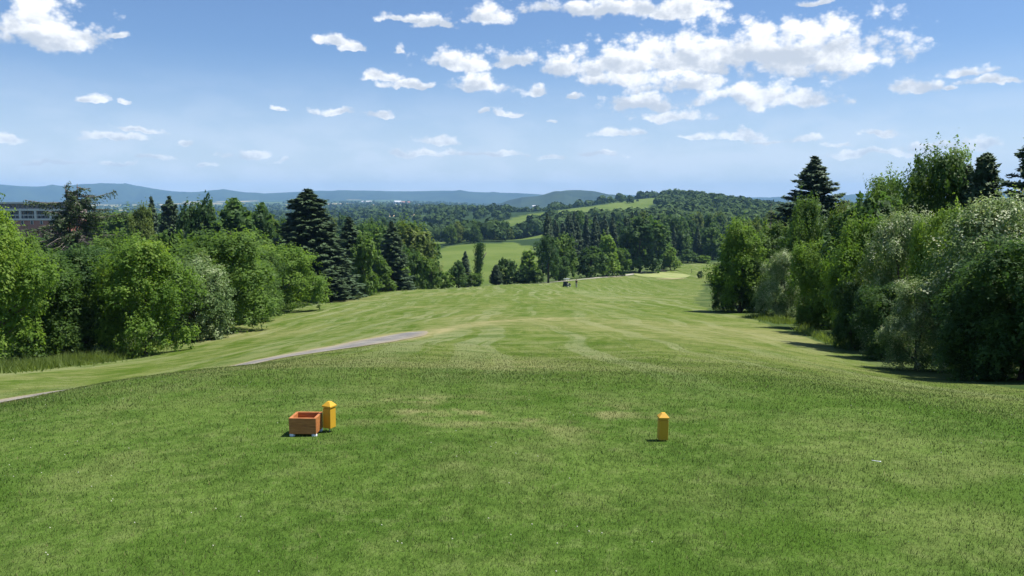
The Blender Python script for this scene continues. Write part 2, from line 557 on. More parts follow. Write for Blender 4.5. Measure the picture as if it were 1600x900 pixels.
c_ = T_.mix(attr(T_, 'edge'), c_, (0.29, 0.245, 0.15))
M['path'] = finish(m_, T_, c_, 0.9, 0.15, n2_, 0.03, 0.6)
m_, T_ = new_mat('green_turf')
g_ = T_.node('ShaderNodeNewGeometry')
n_ = T_.noise(g_.outputs['Position'], 0.35, 5, 0.6)
M['green'] = finish(m_, T_, T_.mix(T_.ramp(n_, 0.35, 0.65), (0.20, 0.25, 0.082), (0.29, 0.31, 0.125)), 0.9, 0.1)
M['far_path'] = paint_mat('far_path', (0.36, 0.34, 0.28), (0.28, 0.27, 0.2), 0.9, 0.6)
M['sand'] = paint_mat('sand', (0.50, 0.40, 0.24), (0.42, 0.32, 0.19), 0.95, 0.6)
m_, T_ = new_mat('mountain_forest')
g_ = T_.node('ShaderNodeNewGeometry')
n_ = T_.noise(g_.outputs['Position'], 0.004, 8, 0.7)
M['mountain'] = finish(m_, T_, T_.mix(T_.ramp(n_, 0.35, 0.65), (0.020, 0.036, 0.020), (0.040, 0.062, 0.030)), 0.95, 0.1)

# ------------------------------------------------------------------ terrain
CTRL = []


def cp(px, py, Y):
    CTRL.append(pix(px, py, Y))


CTRL += [(0, 0, 0), (0, 3.4, 0.0), (-2.3, 3.4, -0.01), (2.3, 3.4, 0.01), (-5, 1, -0.1), (5, 1, 0.03), (0, -5, 0.1),
         (-7, -5, -0.3), (7, -5, 0.1), (0, -30, 0.6), (-30, -20, -4), (30, -20, 0.5), (0, -200, 5), (-200, -100, -12),
         (200, -100, 2), (-3.2, 6, -0.16), (3.6, 6, -0.12), (0, 6, -0.11)]
for c in [(1035, 688, 5.95), (480, 680, 5.95), (800, 592, 9.5), (1100, 594, 9.6), (1380, 612, 9.6), (1570, 642, 8.4),
          (800, 576, 11.6), (1000, 573, 12), (1200, 580, 12), (1400, 600, 12.5), (1000, 545, 18), (1200, 555, 18), (800, 549, 17.5), (800, 517, 28), (950, 517, 28),
          (1100, 525, 27), (800, 482, 56), (1000, 484, 55), (660, 487, 56), (800, 457, 112), (950, 455, 142), (700, 452, 140),
          (1000, 433, 238), (1060, 431, 248), (1080, 415, 300), (1120, 418, 290), (1060, 455, 145),
          (-30, 652, 7.2), (90, 622, 8.4), (185, 596, 9.6), (275, 583, 10.8), (370, 572, 12), (480, 560, 14.5), (600, 541, 18.5),
          (-30, 640, 12), (0, 633, 12.6), (80, 616, 14), (150, 601, 15.2), (205, 606, 16.5), (270, 600, 18), (330, 584, 18.8), (390, 567, 19.8), (500, 549, 23), (590, 533, 26.5), (650, 519, 31),
          (0, 604, 19), (0, 580, 27), (110, 571, 31), (200, 557, 37), (300, 526, 48), (400, 493, 68), (540, 468, 108),
          (620, 452, 150), (760, 447, 168), (850, 442, 188), (920, 435, 214), (500, 520, 42), (450, 540, 29),
          (720, 462, 240), (600, 470, 260), (745, 446, 330), (740, 415, 400), (740, 381, 500), (690, 400, 440), (800, 384, 480), (840, 420, 360),
          (740, 376, 620), (1600, 609, 12.5), (1420, 587, 17), (1330, 553, 24), (1240, 517, 36), (1130, 490, 55),
          (1030, 309, 1300), (960, 317, 1210), (900, 325, 1150), (800, 341, 1000), (720, 356, 900), (820, 358, 840), (950, 336, 960), (1000, 328, 1020),
          (900, 360, 600), (1000, 352, 650), (1100, 345, 750),
          (1080, 311, 1180), (1150, 319, 1150), (1200, 328, 1150), (1300, 330, 1150), (1420, 330, 1150)]:
    cp(*c)
CTRL += [(16, 14, -1.2), (20, 24, -2.2), (-60, 60, -9), (-60, 120, -13), (-100, 40, -8), (-40, 100, -11.5), (-185, 300, -13), (-130, 230, -15), (-60, 260, -24),
         (-120, 420, -30), (30, 34, -3.0), (40, 60, -5), (60, 30, -1), (45, 100, -8.5), (90, 150, -11), (110, 260, -17), (200, 300, -12),
         (120, 480, -25), (-40, 700, -36), (0, 800, -36), (100, 1700, -36), (500, 1900, -34), (-300, 900, -38), (-600, 500, -35),
         (600, 500, -8), (-1500, 3000, -38), (0, 3500, -40), (1500, 3000, -38), (-4000, 2000, -40), (4000, 1500, -35),
         (0, 9000, -36), (-9000, 9000, -36), (9000, 9000, -36), (0, 13000, -36), (-13000, 9000, -36), (13000, 9000, -36),
         (-25000, 0, -36), (25000, 0, -36), (0, -3000, -10), (0, -30000, -36), (-2500, -1500, -38), (2500, -1500, -30),
         (-25000, -20000, -36), (25000, -20000, -36)]
CT = np.array(CTRL)


def emb(x, y):
    r = np.hypot(x, y) + 1e-9
    k = np.log1p(r / 5.0) / r
    return np.stack([x * k, y * k], -1)


_e = emb(CT[:, 0], CT[:, 1])
_r = np.hypot(CT[:, 0], CT[:, 1])


def _phi(d2):
    return 0.5 * d2 * np.log(d2 + 1e-12)


_A = _phi(((_e[:, None] - _e[None]) ** 2).sum(-1)) + np.eye(len(CT)) * 2e-4
_Pm = np.hstack([np.ones((len(CT), 1)), _e])
_S = np.vstack([np.hstack([_A, _Pm]), np.hstack([_Pm.T, np.zeros((3, 3))])])
_w = np.linalg.solve(_S, np.concatenate([CT[:, 2] / (_r + 6.0), np.zeros(3)]))


def hgt(x, y):
    x, y = np.asarray(x, float), np.asarray(y, float)
    sh = x.shape
    x, y = x.ravel(), y.ravel()
    out = np.empty(len(x))
    for s in range(0, len(x), 20000):
        e = emb(x[s:s + 20000], y[s:s + 20000])
        q = _phi(((e[:, None] - _e[None]) ** 2).sum(-1)) @ _w[:-3] + _w[-3] + e @ _w[-2:]
        out[s:s + 20000] = q * (np.hypot(x[s:s + 20000], y[s:s + 20000]) + 6.0)
    r = np.hypot(x, y)
    out += (fnoise(x / 3.1, y / 3.1, 5, 3) - 0.5) * 0.07 * sstep(r, 3, 14)
    out += (fnoise(x / 24, y / 24, 9, 3) - 0.5) * 0.5 * sstep(r, 40, 120)
    return out.reshape(sh)


def poly_in(x, y, poly):
    inside = np.zeros(np.shape(x), bool)
    n = len(poly)
    for i in range(n):
        x1, y1 = poly[i]
        x2, y2 = poly[(i + 1) % n]
        c = ((y1 > y) != (y2 > y)) & (x < (x2 - x1) * (y - y1) / (y2 - y1 + 1e-12) + x1)
        inside ^= c
    return inside


def seg_dist(x, y, line):
    d = np.full(np.shape(x), 1e9)
    for (x1, y1), (x2, y2) in zip(line[:-1], line[1:]):
        L = (x2 - x1) ** 2 + (y2 - y1) ** 2
        t = np.clip(((x - x1) * (x2 - x1) + (y - y1) * (y2 - y1)) / L, 0, 1)
        d = np.minimum(d, np.hypot(x - x1 - t * (x2 - x1), y - y1 - t * (y2 - y1)))
    return d


def pl(pts):
    return [pix(*p)[:2] for p in pts]


FAIR = [(-40, -40), (-25, 5)] + pl([(-60, 592, 24), (0, 580, 27), (110, 571, 31), (200, 557, 36.5), (300, 527, 47.5), (400, 494, 67), (540, 469, 106),
        (620, 453, 148), (760, 449, 164), (850, 443, 184), (950, 432, 236), (1030, 428, 262), (1070, 414, 310), (1125, 414, 310),
        (1100, 440, 180), (1085, 470, 80), (1110, 485, 57), (1160, 492, 53), (1245, 520, 34.5), (1330, 556, 23.3), (1420, 590, 16.6), (1640, 614, 12.2)]) + [(22, 4), (40, -40)]
PATH1 = pl([(-160, 672, 9.2), (0, 633, 12.6), (80, 616, 14), (150, 601, 15.2), (270, 598, 17.8), (390, 566.5, 19.8), (500, 549, 23), (590, 533, 26.5), (650, 518, 31)])
PATH2 = pl([(828, 444.5, 184), (870, 440.5, 196), (920, 435, 214), (960, 430.5, 238), (990, 427, 256), (1008, 424, 272)])
DRY1 = pl([(560, 541, 24), (650, 522, 30), (760, 506, 37), (860, 503, 39)])
MEADOW = pl([(650, 402, 430), (700, 378, 500), (800, 374, 510), (830, 385, 470), (860, 430, 340), (740, 450, 320), (700, 440, 330), (640, 420, 380)])
RIDGE = pl([(700, 362, 860), (720, 354, 905), (800, 340, 1003), (900, 324, 1155), (1034, 308, 1305), (1034, 316, 1150), (1000, 330, 1000), (960, 340, 940), (830, 362, 820)])
CROP = pl([(592, 346, 1480), (650, 348.5, 1400), (655, 345, 1560), (596, 342.5, 1720)])


def covers(x, y):
    r = np.hypot(x, y)
    wob = (fnoise(x / 4, y / 4, 21, 3) - 0.5) * 3.0
    fair = poly_in(x + wob * 0.5, y + wob, FAIR)
    near = r < 340
    mead = poly_in(x + wob * 3, y + wob * 4, MEADOW)
    ridge = poly_in(x, y + wob * 6, RIDGE) | ((r > 1290) & (r < 1420) & poly_in(x * 0.93, y * 0.93, RIDGE))
    crop = poly_in(x + wob * 3, y + wob * 10, CROP)
    rough = (near & ~fair & ~mead).astype(float)
    farf = ((r > 560) & (fnoise(x / 420, y / 260, 31, 3) > 0.60)).astype(float)
    field = np.where(mead | ridge, 1.0, np.where(r >= 340, farf, 0.0))
    wood = np.where((r >= 340) & (field < 0.5), 1.0, 0.0)
    farcrop = (r > 2500) & (fnoise(x / 500, y / 330, 77, 2) > 0.73)
    wood = np.where(crop | farcrop, 0, wood)
    # dry turf: worn places on the tee, beside the path, the strip the carts run on
    dry = sstep(fnoise(x / 1.3, y / 1.3, 41, 5), 0.48, 0.74) * 0.13 * (r < 14)
    worn = np.exp(-(((x - 0.0) / 1.3) ** 2 + ((y - 6.9) / 0.75) ** 2)) + np.exp(-(((x + 0.9) / 0.4) ** 2 + ((y - 7.3) / 0.35) ** 2))
    dry = dry + worn * sstep(fnoise(x / 0.45, y / 0.3, 43, 5), 0.44, 0.66) * 0.8
    p1 = seg_dist(x, y, PATH1)
    dry = dry + np.exp(-((p1 - 1.25) / 0.4) ** 2) * 0.8 + np.exp(-(seg_dist(x, y, DRY1) / 1.3) ** 2) * 0.62
    dry = dry + sstep(fnoise(x / 7, y / 11, 47, 4), 0.50, 0.72) * 0.30 * (r > 11) * (r < 120)
    dry = dry + 0.12 * sstep(x, 1, 9) * (r > 10) * (r < 45)
    rim = r + (fnoise(x / 1.2, y / 1.2, 91, 3) - 0.5) * 1.6
    lush = sstep(rim, 8.0, 9.4) * (1 - sstep(rim, 9.8, 12.5)) * (0.05 + 0.35 * fnoise(x / 0.7, y / 0.7, 92, 2))
    lush = np.maximum(lush, 0.8 * sstep(fnoise(x / 1.1, y / 1.1, 93, 4), 0.56, 0.72) * (r < 12))
    dry = dry * (1 - 0.8 * lush)
    return dict(dry=np.clip(dry, 0, 1), lush=np.clip(lush, 0, 1), rough=rough, field=field, wood=wood, crop=(crop | farcrop).astype(float))


front = np.radians(np.arange(-44, 44.01, 0.30))
back = np.radians(np.arange(50, 311, 7.0))
azs = np.concatenate([front, back])
rings = [0.6]
while rings[-1] < 10600:
    r0 = rings[-1]
    rings.append(r0 * (1.05 if r0 < 2 else 1.0145 if r0 < 400 else 1.022 if r0 < 2500 else 1.05))
rings = np.array(rings)
RR, AA = np.meshgrid(rings, azs, indexing='ij')
GX, GY = RR * np.sin(AA), RR * np.cos(AA)
GZ = hgt(GX, GY)
nr, na = RR.shape
V = np.stack([GX, GY, GZ], -1).reshape(-1, 3)
V = np.vstack([V, [[0, 0, float(hgt(np.array([0.]), np.array([0.]))[0])]]])
ii, jj = np.meshgrid(np.arange(nr - 1), np.arange(na), indexing='ij')
jn = (jj + 1) % na
Fq = np.stack([ii * na + jj, ii * na + jn, (ii + 1) * na + jn, (ii + 1) * na + jj], -1).reshape(-1, 4)[:, ::-1]
cov = covers(V[:, 0], V[:, 1])
cov['tint'] = np.full(len(V), 0.5)
gme = mesh_np('ground', V, Fq, M['grass'], cov, smooth=True)
bm = bmesh.new()
bm.from_mesh(gme)
bm.verts.ensure_lookup_table()
for j in range(na):
    bm.faces.new((bm.verts[nr * na], bm.verts[(j + 1) % na], bm.verts[j])).smooth = True
bm.normal_update()
bm.to_mesh(gme)
bm.free()
ground = tag(obj('ground', gme), 'rolling mown golf turf running down to wooded farmland', 'ground', kind='structure')
BVH = BVHTree.FromPolygons([tuple(v) for v in V], [tuple(f) for f in Fq])


def gz(x, y):
    h = BVH.ray_cast(Vector((x, y, 900)), Vector((0, 0, -1)))
    return h[0].z if h[0] else float(hgt(np.array([x]), np.array([y]))[0])


def strip(name, line, width, mat, label, cat, lift=0.012, jitter=0.12, step=0.35, seed=3):
    pts = [Vector((*p, 0)) for p in line]
    out = []
    for k in range(len(pts) - 1):           # Catmull-Rom through the points
        p0, p1, p2, p3 = pts[max(k - 1, 0)], pts[k], pts[k + 1], pts[min(k + 2, len(pts) - 1)]
        n = max(2, int((p2 - p1).length / step))
        for i in range(n):
            t = i / n
            out.append(0.5 * ((2 * p1) + (p2 - p0) * t + (2 * p0 - 5 * p1 + 4 * p2 - p3) * t * t + (3 * p1 - p0 - 3 * p2 + p3) * t ** 3))
    out.append(pts[-1])
    vs, ed, fs = [], [], []
    for i, p in enumerate(out):
        t = (out[min(i + 1, len(out) - 1)] - out[max(i - 1, 0)]).normalized()
        nrm = Vector((t.y, -t.x, 0))
        fade = min(1.0, 0.35 + (len(out) - 1 - i) * step / 5.0)
        wl = width / 2 * fade * (1 + jitter * (vnoise(i * 0.23, 1.5, seed) - 0.5) * 2 + jitter * (vnoise(i * 0.9, 4.5, seed) - 0.5))
        wr = width / 2 * fade * (1 + jitter * (vnoise(i * 0.21, 8.5, seed) - 0.5) * 2 + jitter * (vnoise(i * 0.8, 2.5, seed) - 0.5))
        for k in range(7):
            s = -wl + (wl + wr) * k / 6
            q = p + nrm * s
            vs.append((q.x, q.y, gz(q.x, q.y) + lift))
            ed.append(0.9 if k in (0, 6) else 0.3 if k in (1, 5) else 0.0)
    for i in range(len(out) - 1):
        for k in range(6):
            a = i * 7 + k
            fs.append((a, a + 1, a + 8, a + 7))
    return tag(obj(name, mesh_np(name, vs, fs, mat, {'edge': ed}, True)), label, cat, kind='structure')


strip('path', PATH1, 2.5, M['path'], 'worn grey cart path curving past the left of the tee', 'path')
strip('path', PATH2, 1.9, M['far_path'], 'pale cart path running up to the putting green', 'path', lift=0.06, step=1.5, jitter=0.05)


def patch(name, cx_, cy_, rx, ry, mat, label, cat, lift, seed):
    vs, fs = [(cx_, cy_, gz(cx_, cy_) + lift)], []
    K, N = 5, 40
    for k in range(1, K + 1):
        for j in range(N):
            a = 2 * math.pi * j / N
            w_ = 1 + 0.22 * (float(vnoise(math.cos(a) * 1.6 + 5, math.sin(a) * 1.6 + 5, seed)) - 0.5)
            x, y = cx_ + rx * w_ * k / K * math.cos(a), cy_ + ry * w_ * k / K * math.sin(a)
            vs.append((x, y, gz(x, y) + lift))
    me = bpy.data.meshes.new(name)
    for j in range(N):
        fs.append((0, 1 + j, 1 + (j + 1) % N))
        for k in range(K - 1):
            a, b = 1 + k * N + j, 1 + k * N + (j + 1) % N
            fs.append((a, a + N, b + N, b))
    me.from_pydata(vs, [], fs)
    for p in me.polygons:
        p.use_smooth = True
    me.materials.append(mat)
    return tag(obj(name, me), label, cat, kind='structure')


g0 = pix(1034, 430, 250)
patch('putting_green', g0[0], 250, 8.6, 17, M['green'], 'pale close-cut putting green at the far end of the fairway', 'green', 0.07, 2)
s0 = pix(1047, 433, 229)
patch('sand_strip', s0[0], 229, 4.2, 1.5, M['sand'], 'narrow tan sand strip at the front of the putting green', 'sand', 0.09, 4)
s1 = pix(961, 432, 232)
patch('sand_strip', s1[0], 231, 2.4, 0.9, M['sand'], 'small tan bare strip beside the far cart path', 'sand', 0.08, 6)

# ------------------------------------------------------------------ mountains
def mountain(name, prof, dist, depth, label, seed, extend=None):
    """A wooded ridge whose skyline runs through the given directions, with spurs running down from it."""
    px = np.array([p[0] for p in prof], float)
    py = np.array([p[1] for p in prof], float)
    n, k = 260, 15
    us = np.linspace(px[0], px[-1], n)
    top = np.interp(us, px, py)
    ker = np.hanning(7)
    top = np.convolve(np.pad(top, 3, 'edge'), ker / ker.sum(), 'valid')
    vs, fs = [], []
    for i in range(n):
        p = np.array(pix(us[i], top[i] - 0.35 * vnoise(us[i] / 5.0, 0.5, seed), dist))
        H = max(p[2] + 36, 1)
        for j in range(k):
            t = (j / (k - 1)) * 2 - 1
            yy = dist + t * depth
            prof_h = (math.cos(t * math.pi) * 0.5 + 0.5) ** 0.9
            spur = 1 + 0.45 * (vnoise(us[i] / 16 + 3, t * 1.3, seed + 3) - 0.5) * (1 - abs(1 - 2 * abs(t))) * 2
            s = yy / dist
            vs.append((p[0] * s, yy, -46 + (H + 10) * prof_h * (spur if abs(t) > 0.05 else 1)))
    for i in range(n - 1):
        for j in range(k - 1):
            a = i * k + j
            fs.append((a, a + k, a + k + 1, a + 1))
    return tag(obj(name, mesh_np(name, vs, fs, M['mountain'], None, True)), label, 'mountain', kind='structure')


FAR = [(-900, 300), (-650, 294), (-400, 299), (-200, 292), (-60, 285), (0, 288), (40, 292), (110, 290), (160, 287), (185, 286), (215, 290), (250, 297), (300, 302), (320, 299),
       (342, 294.5), (365, 298), (400, 303.5), (440, 301), (500, 298.5), (570, 297.5), (600, 299), (660, 299), (700, 297.5), (745, 300.5), (800, 301.5), (830, 303), (880, 306), (1000, 305), (1200, 309), (1500, 300), (1900, 296), (2400, 300)]
mountain('mountain', FAR, 8600, 1300, 'long blue mountain ridge along the horizon', 11)
mountain('mountain', [(740, 320.5), (780, 318.5), (795, 313), (815, 308.5), (845, 306), (868, 300.5), (885, 297.5), (905, 297), (930, 299), (955, 305), (985, 312), (1040, 321)], 4300, 750,
         'wooded blue-green hill rising behind the grassy ridge', 15)
mountain('mountain', [(-700, 318), (-300, 316), (-100, 317), (100, 317.2), (180, 316.2), (300, 317.5), (430, 316.8), (560, 317.6), (700, 316.8), (790, 318)], 6600, 700,
         'low dark line of foothills below the long blue ridge', 19)

# ------------------------------------------------------------------ foliage generators (unit trees: height 1, crown width 1)
def leaves_mesh(name, pos, nrm, size, tint, mat, young=None, aspect=0.6, sc=(5.0, 5.0, 7.0), along=None, fold=0.15):
    """Leaf-shaped faces at the given points; pos in unit-tree space, size in metres at nominal scale sc."""
    n = len(pos)
    sc = np.array(sc)
    nrm = nrm / (np.linalg.norm(nrm, axis=1, keepdims=True) + 1e-9)
    t = rng.normal(size=(n, 3)) if along is None else along + rng.normal(size=(n, 3)) * 0.12
    t = t - nrm * (t * nrm).sum(1, keepdims=True)
    t /= np.linalg.norm(t, axis=1, keepdims=True) + 1e-9
    b = np.cross(nrm, t)
    L = np.asarray(size).reshape(-1, 1) * np.ones((n, 1))
    Wd = L * aspect
    q = np.empty((n, 4, 3))
    q[:, 0] = -t * L * 0.5
    q[:, 1] = b * Wd * 0.5 - nrm * L * fold + t * L * 0.08
    q[:, 2] = t * L * 0.5
    q[:, 3] = -b * Wd * 0.5 - nrm * L * fold + t * L * 0.08
    Vv = pos[:, None, :] + q / sc
    at = {'tint': np.repeat(np.clip(tint, 0, 1), 4)}
    at['young'] = np.repeat(young, 4) if young is not None else np.zeros(4 * n)
    return mesh_np(name, Vv.reshape(-1, 3), np.arange(4 * n).reshape(-1, 4), mat, at)


def crown_pts(n_leaf, n_clump, env, zb, rc, seed, inner=0.12, upright=0.0):
    """Leaf positions on leafy clumps that sit in an uneven crown envelope."""
    r = np.random.default_rng(seed)
    z = zb + (0.945 - zb) * r.random(n_clump) ** 0.85
    ang = np.arange(n_clump) * 2.39996 + r.random(n_clump) * 0.9
    ew = np.array([env(q) for q in z]) * (0.36 + 1.15 * fnoise(np.cos(ang) * 1.5 + 7, np.sin(ang) * 1.3 + z * 2.6, seed + 40, 2)) * (0.86 + 0.30 * r.random(n_clump))
    rad = 0.47 * ew * np.sqrt(0.25 + 0.75 * r.random(n_clump))
    cl = np.stack([rad * np.cos(ang), rad * np.sin(ang), z], -1)
    cr = rc * (0.38 + 1.15 * r.random(n_clump) ** 1.8) * (0.6 + 0.4 * ew)
    cl[:, 2] = np.minimum(cl[:, 2], 1 - cr * 0.35 * r.random(n_clump))
    w = cr ** 1.4
    per = 9                                   # leaves come in sprigs, so the surface breaks into small bundles and gaps
    n_sp = n_leaf // per
    ks = r.choice(n_clump, n_sp, p=w / w.sum())
    d = r.normal(size=(n_sp, 3))
    out = np.stack([np.cos(ang), np.sin(ang), np.ones(n_clump)], -1)[ks]
    d += out * np.array([0.70, 0.70, 0.85])
    d /= np.linalg.norm(d, axis=1, keepdims=True)
    lump = 0.42 + 1.10 * fnoise(d[:, 0] * 2.4 + ks * 3.1, d[:, 1] * 2.4 + d[:, 2] * 1.9, seed, 3)
    rr = cr[ks] * lump * (0.62 + 0.62 * r.random(n_sp) ** 1.3)
    sp = cl[ks] + d * rr[:, None] * np.array([1, 1, 0.74 + upright * 0.45])
    k = r.random(n_sp) < inner
    sp[k] = cl[ks][k] * np.array([0.8, 0.8, 1]) + r.normal(size=(k.sum(), 3)) * cr[ks][k][:, None] * 0.5
    sn = d + r.normal(size=(n_sp, 3)) * 0.42 + np.array([0.12, 0.0, 0.5])
    st = 0.58 * r.random(n_clump)[ks] + 0.30 * r.random(n_sp)
    idx = np.repeat(ks, per)
    n_leaf = n_sp * per
    spread = (0.020 + 0.016 * r.random(n_sp)) * np.clip(120.0 / n_sp, 0.9, 2.2) ** 0.5
    grow = np.repeat(d * np.array([1, 1, 0.8]) + np.array([0, 0, 0.25]), per, 0) * (r.random(n_leaf) * 1.5)[:, None]
    pos = np.repeat(sp, per, 0) + (r.normal(size=(n_leaf, 3)) * 0.75 + grow) * np.repeat(spread, per)[:, None]
    pos[:, 2] = np.maximum(pos[:, 2], 0.012)
    tint = np.repeat(st, per) + 0.18 * r.random(n_leaf)
    nrm = np.repeat(sn, per, 0) + r.normal(size=(n_leaf, 3)) * 0.27
    return pos, nrm, tint, cl, cr, idx


def shoots(n, per, cl, cr, seed, length=0.050):
    """Upright young twigs that break the outline of the crown."""
    r = np.random.default_rng(seed + 99)
    k = r.choice(len(cl), n)
    dirv = cl[k] * np.array([1.3, 1.3, 0]) + np.stack([r.normal(size=n) * .35, r.normal(size=n) * .35, 0.5 + r.random(n) * .7], -1)
    dirv /= np.linalg.norm(dirv, axis=1, keepdims=True)
    base = cl[k] + dirv * cr[k][:, None] * np.array([0.7, 0.7, 0.34])
    t = np.tile(np.linspace(0, 1, per), n)
    p = np.repeat(base, per, 0) + np.repeat(dirv, per, 0) * (t * length)[:, None] * np.repeat(0.5 + r.random(n), per)[:, None]
    p += r.normal(size=p.shape) * 0.007
    nn = r.normal(size=p.shape) + np.array([0, 0, 0.6])
    return p, nn, np.clip(t, 0, 1)


def env_round(z):
    return max(0.06, math.sin(math.pi * min(1, max(0, (z + 0.12) / 1.12)) ** 0.85) ** 0.62)


def env_bush(z):
    return max(0.10, (1 - max(0, z) ** 2.6) ** 0.55 * (0.80 + 0.2 * min(1, z / 0.3)))


def env_cone(z):
    return max(0.08, (1 - z) ** 0.62 * min(1, 0.55 + z * 2.2))


def env_tall(z):
    return max(0.08, (1 - abs(2 * z - 0.9) ** 2.4 * 0.75) if z < 0.97 else 0.2)


def trunk_mesh(name, mat, cl, seed, r0=0.028, top=0.72, limbs=9):
    r = random.Random(seed)
    mb = MB()
    pts = [(r.uniform(-.012, .012) * k, r.uniform(-.012, .012) * k, -0.03 + (top + 0.03) * k / 6) for k in range(7)]
    mb.tube(pts, [r0 * (1.35 if k == 0 else 1) * (1 - 0.80 * k / 6) for k in range(7)], 7)
    for k in range(min(limbs, len(cl))):
        c = cl[(k * 7) % len(cl)]
        zs = max(0.06, min(top * 0.9, c[2] * r.uniform(0.35, 0.75)))
        t = zs / top * 6
        a = Vector(pts[min(6, int(t))])
        b = Vector(c)
        mid = a.lerp(b, 0.5) + Vector((0, 0, 0.03))
        mb.tube([a, mid, b], [r0 * 0.42, r0 * 0.28, r0 * 0.08], 5)
    return mb.mesh(name, mat, smooth=True)


VAR = {}


def deciduous(key, mats, env, zb, n, nc, rc, leaf, seed, nshoot, aspect=0.6, upright=0.0, top=0.72, sc=(5, 5, 7)):
    pos, nrm, tint, cl, cr, idx = crown_pts(n, nc, env, zb, rc, seed, upright=upright)
    young = np.where(tint > 0.75, 0.35, 0.0)
    r = np.random.default_rng(seed + 5)
    if key == 'n_bush2':                     # clusters of pale flowers and new silver leaves
        young = np.where(np.repeat(r.random(len(tint) // 9) < 0.10, 9), 1.0, young)
    if nshoot:
        p, nn, t = shoots(nshoot, 11, cl, cr, seed)
        pos, nrm = np.vstack([pos, p]), np.vstack([nrm, nn])
        tint = np.concatenate([tint, 0.5 + 0.4 * t])
        young = np.concatenate([young, t * 0.7])
    size = leaf * (0.65 + 0.75 * r.random(len(pos)))
    base = None
    VAR[key] = {'trunk': trunk_mesh('trunk', M['bark'], cl, seed, top=top), 'crown': {}}
    for mname in mats:
        if base is None:
            base = leaves_mesh('crown', pos, nrm, size, tint, M[mname], young, aspect, sc)
            VAR[key]['crown'][mname] = base
        else:
            c = base.copy()
            c.materials.clear()
            c.materials.append(M[mname])
            VAR[key]['crown'][mname] = c


def spruce(key, mats, nb, per, seed, droop=0.25, rise=0.0, power=0.85, spray=0.42, zb=0.03, gap=0.0, sc=(6.0, 6.0, 13.0), jit=0.25, flat=0.0, hang=0.5):
    """Conifer: tiers of branches carrying sprays of needles."""
    r = np.random.default_rng(seed)
    tiers = max(8, int(nb / 6))
    zt = zb + (1 - zb) * (1 - (1 - np.linspace(0, 0.985, tiers)) ** 1.0)
    Pp, Nn, Al, Ti, Yo = [], [], [], [], []
    mb = MB()
    mb.tube([(0, 0, -.02), (0.006, 0, .4), (0, 0.004, .8), (0, 0, .99)], [.030, .020, .009, .002], 7)
    for i in range(nb):
        z = zt[int(i * tiers / nb) % tiers] + r.normal() * 0.018
        if r.random() < gap:
            continue
        Lb = 0.5 * max(0.045, (max(flat, 1 - z)) ** power if flat == 0 or z < 0.93 else (1 - z) ** power) * (1 - jit + 1.3 * jit * r.random())
        a = r.random() * 2 * math.pi
        da = np.array([math.cos(a), math.sin(a), 0])
        m = max(3, int(per * (0.35 + Lb * 1.5)))
        t = np.sqrt(r.random(m)) * 0.95 + 0.05
        side = np.array([-da[1], da[0], 0])
        wob = (r.random(m) - 0.5) * 0.62 * Lb * (1.05 - t)
        drop = -droop * Lb * (t ** 1.1) * 0.9 + droop * 0.75 * Lb * t ** 3 + rise * Lb * t
        p = da * (t * Lb)[:, None] + side * wob[:, None]
        p[:, 2] = z + drop * 0.55
        p += r.normal(size=p.shape) * np.array([.006, .006, .004])
        Pp.append(p)
        al = da[None] * 0.9 + side[None] * np.sign(wob)[:, None] * 0.55 + np.array([0, 0, -hang]) * r.random((m, 1)) + np.array([0, 0, rise * 0.6])
        Al.append(al)
        Nn.append(r.normal(size=(m, 3)) * 0.35 + np.array([0, 0, 1.0]) + da * 0.35)
        Ti.append(0.25 + 0.5 * t * r.random(m) + 0.3 * r.random())
        Yo.append((t > 0.85) * 0.5)
        if i % 4 == 0:
            e = da * Lb * 0.8
            mb.tube([(0, 0, z), (e[0], e[1], z - droop * Lb * 0.25 + rise * Lb * 0.4)], [.006, .0015], 4, cap=False)
    Pp, Nn, Al, Ti, Yo = map(np.concatenate, (Pp, Nn, Al, Ti, Yo))
    size = spray * (0.6 + 0.8 * r.random(len(Pp)))
    VAR[key] = {'trunk': mb.mesh('trunk', M['bark'], smooth=True), 'crown': {}, 'k': 1.32}
    for mname in mats:
        VAR[key]['crown'][mname] = leaves_mesh('crown', Pp, Nn, size, Ti, M[mname], Yo, 0.42, sc, Al, 0.12)


ALLD = ['leaf_mid', 'leaf_lime', 'leaf_dark', 'leaf_olive', 'leaf_silver']
# near variants
deciduous('n_round', ALLD, env_round, 0.07, 26000, 79, 0.173, 0.17, 1, 90)
deciduous('n_bush', ALLD, env_bush, 0.03, 34000, 100, 0.166, 0.16, 2, 120)
deciduous('n_cone', ALLD, env_cone, 0.06, 25000, 86, 0.160, 0.17, 3, 160)
deciduous('n_tall', ALLD, env_tall, 0.08, 27000, 100, 0.173, 0.16, 4, 150)
deciduous('n_bush2', ALLD, env_bush, 0.02, 42000, 120, 0.145, 0.13, 5, 200, 0.5)
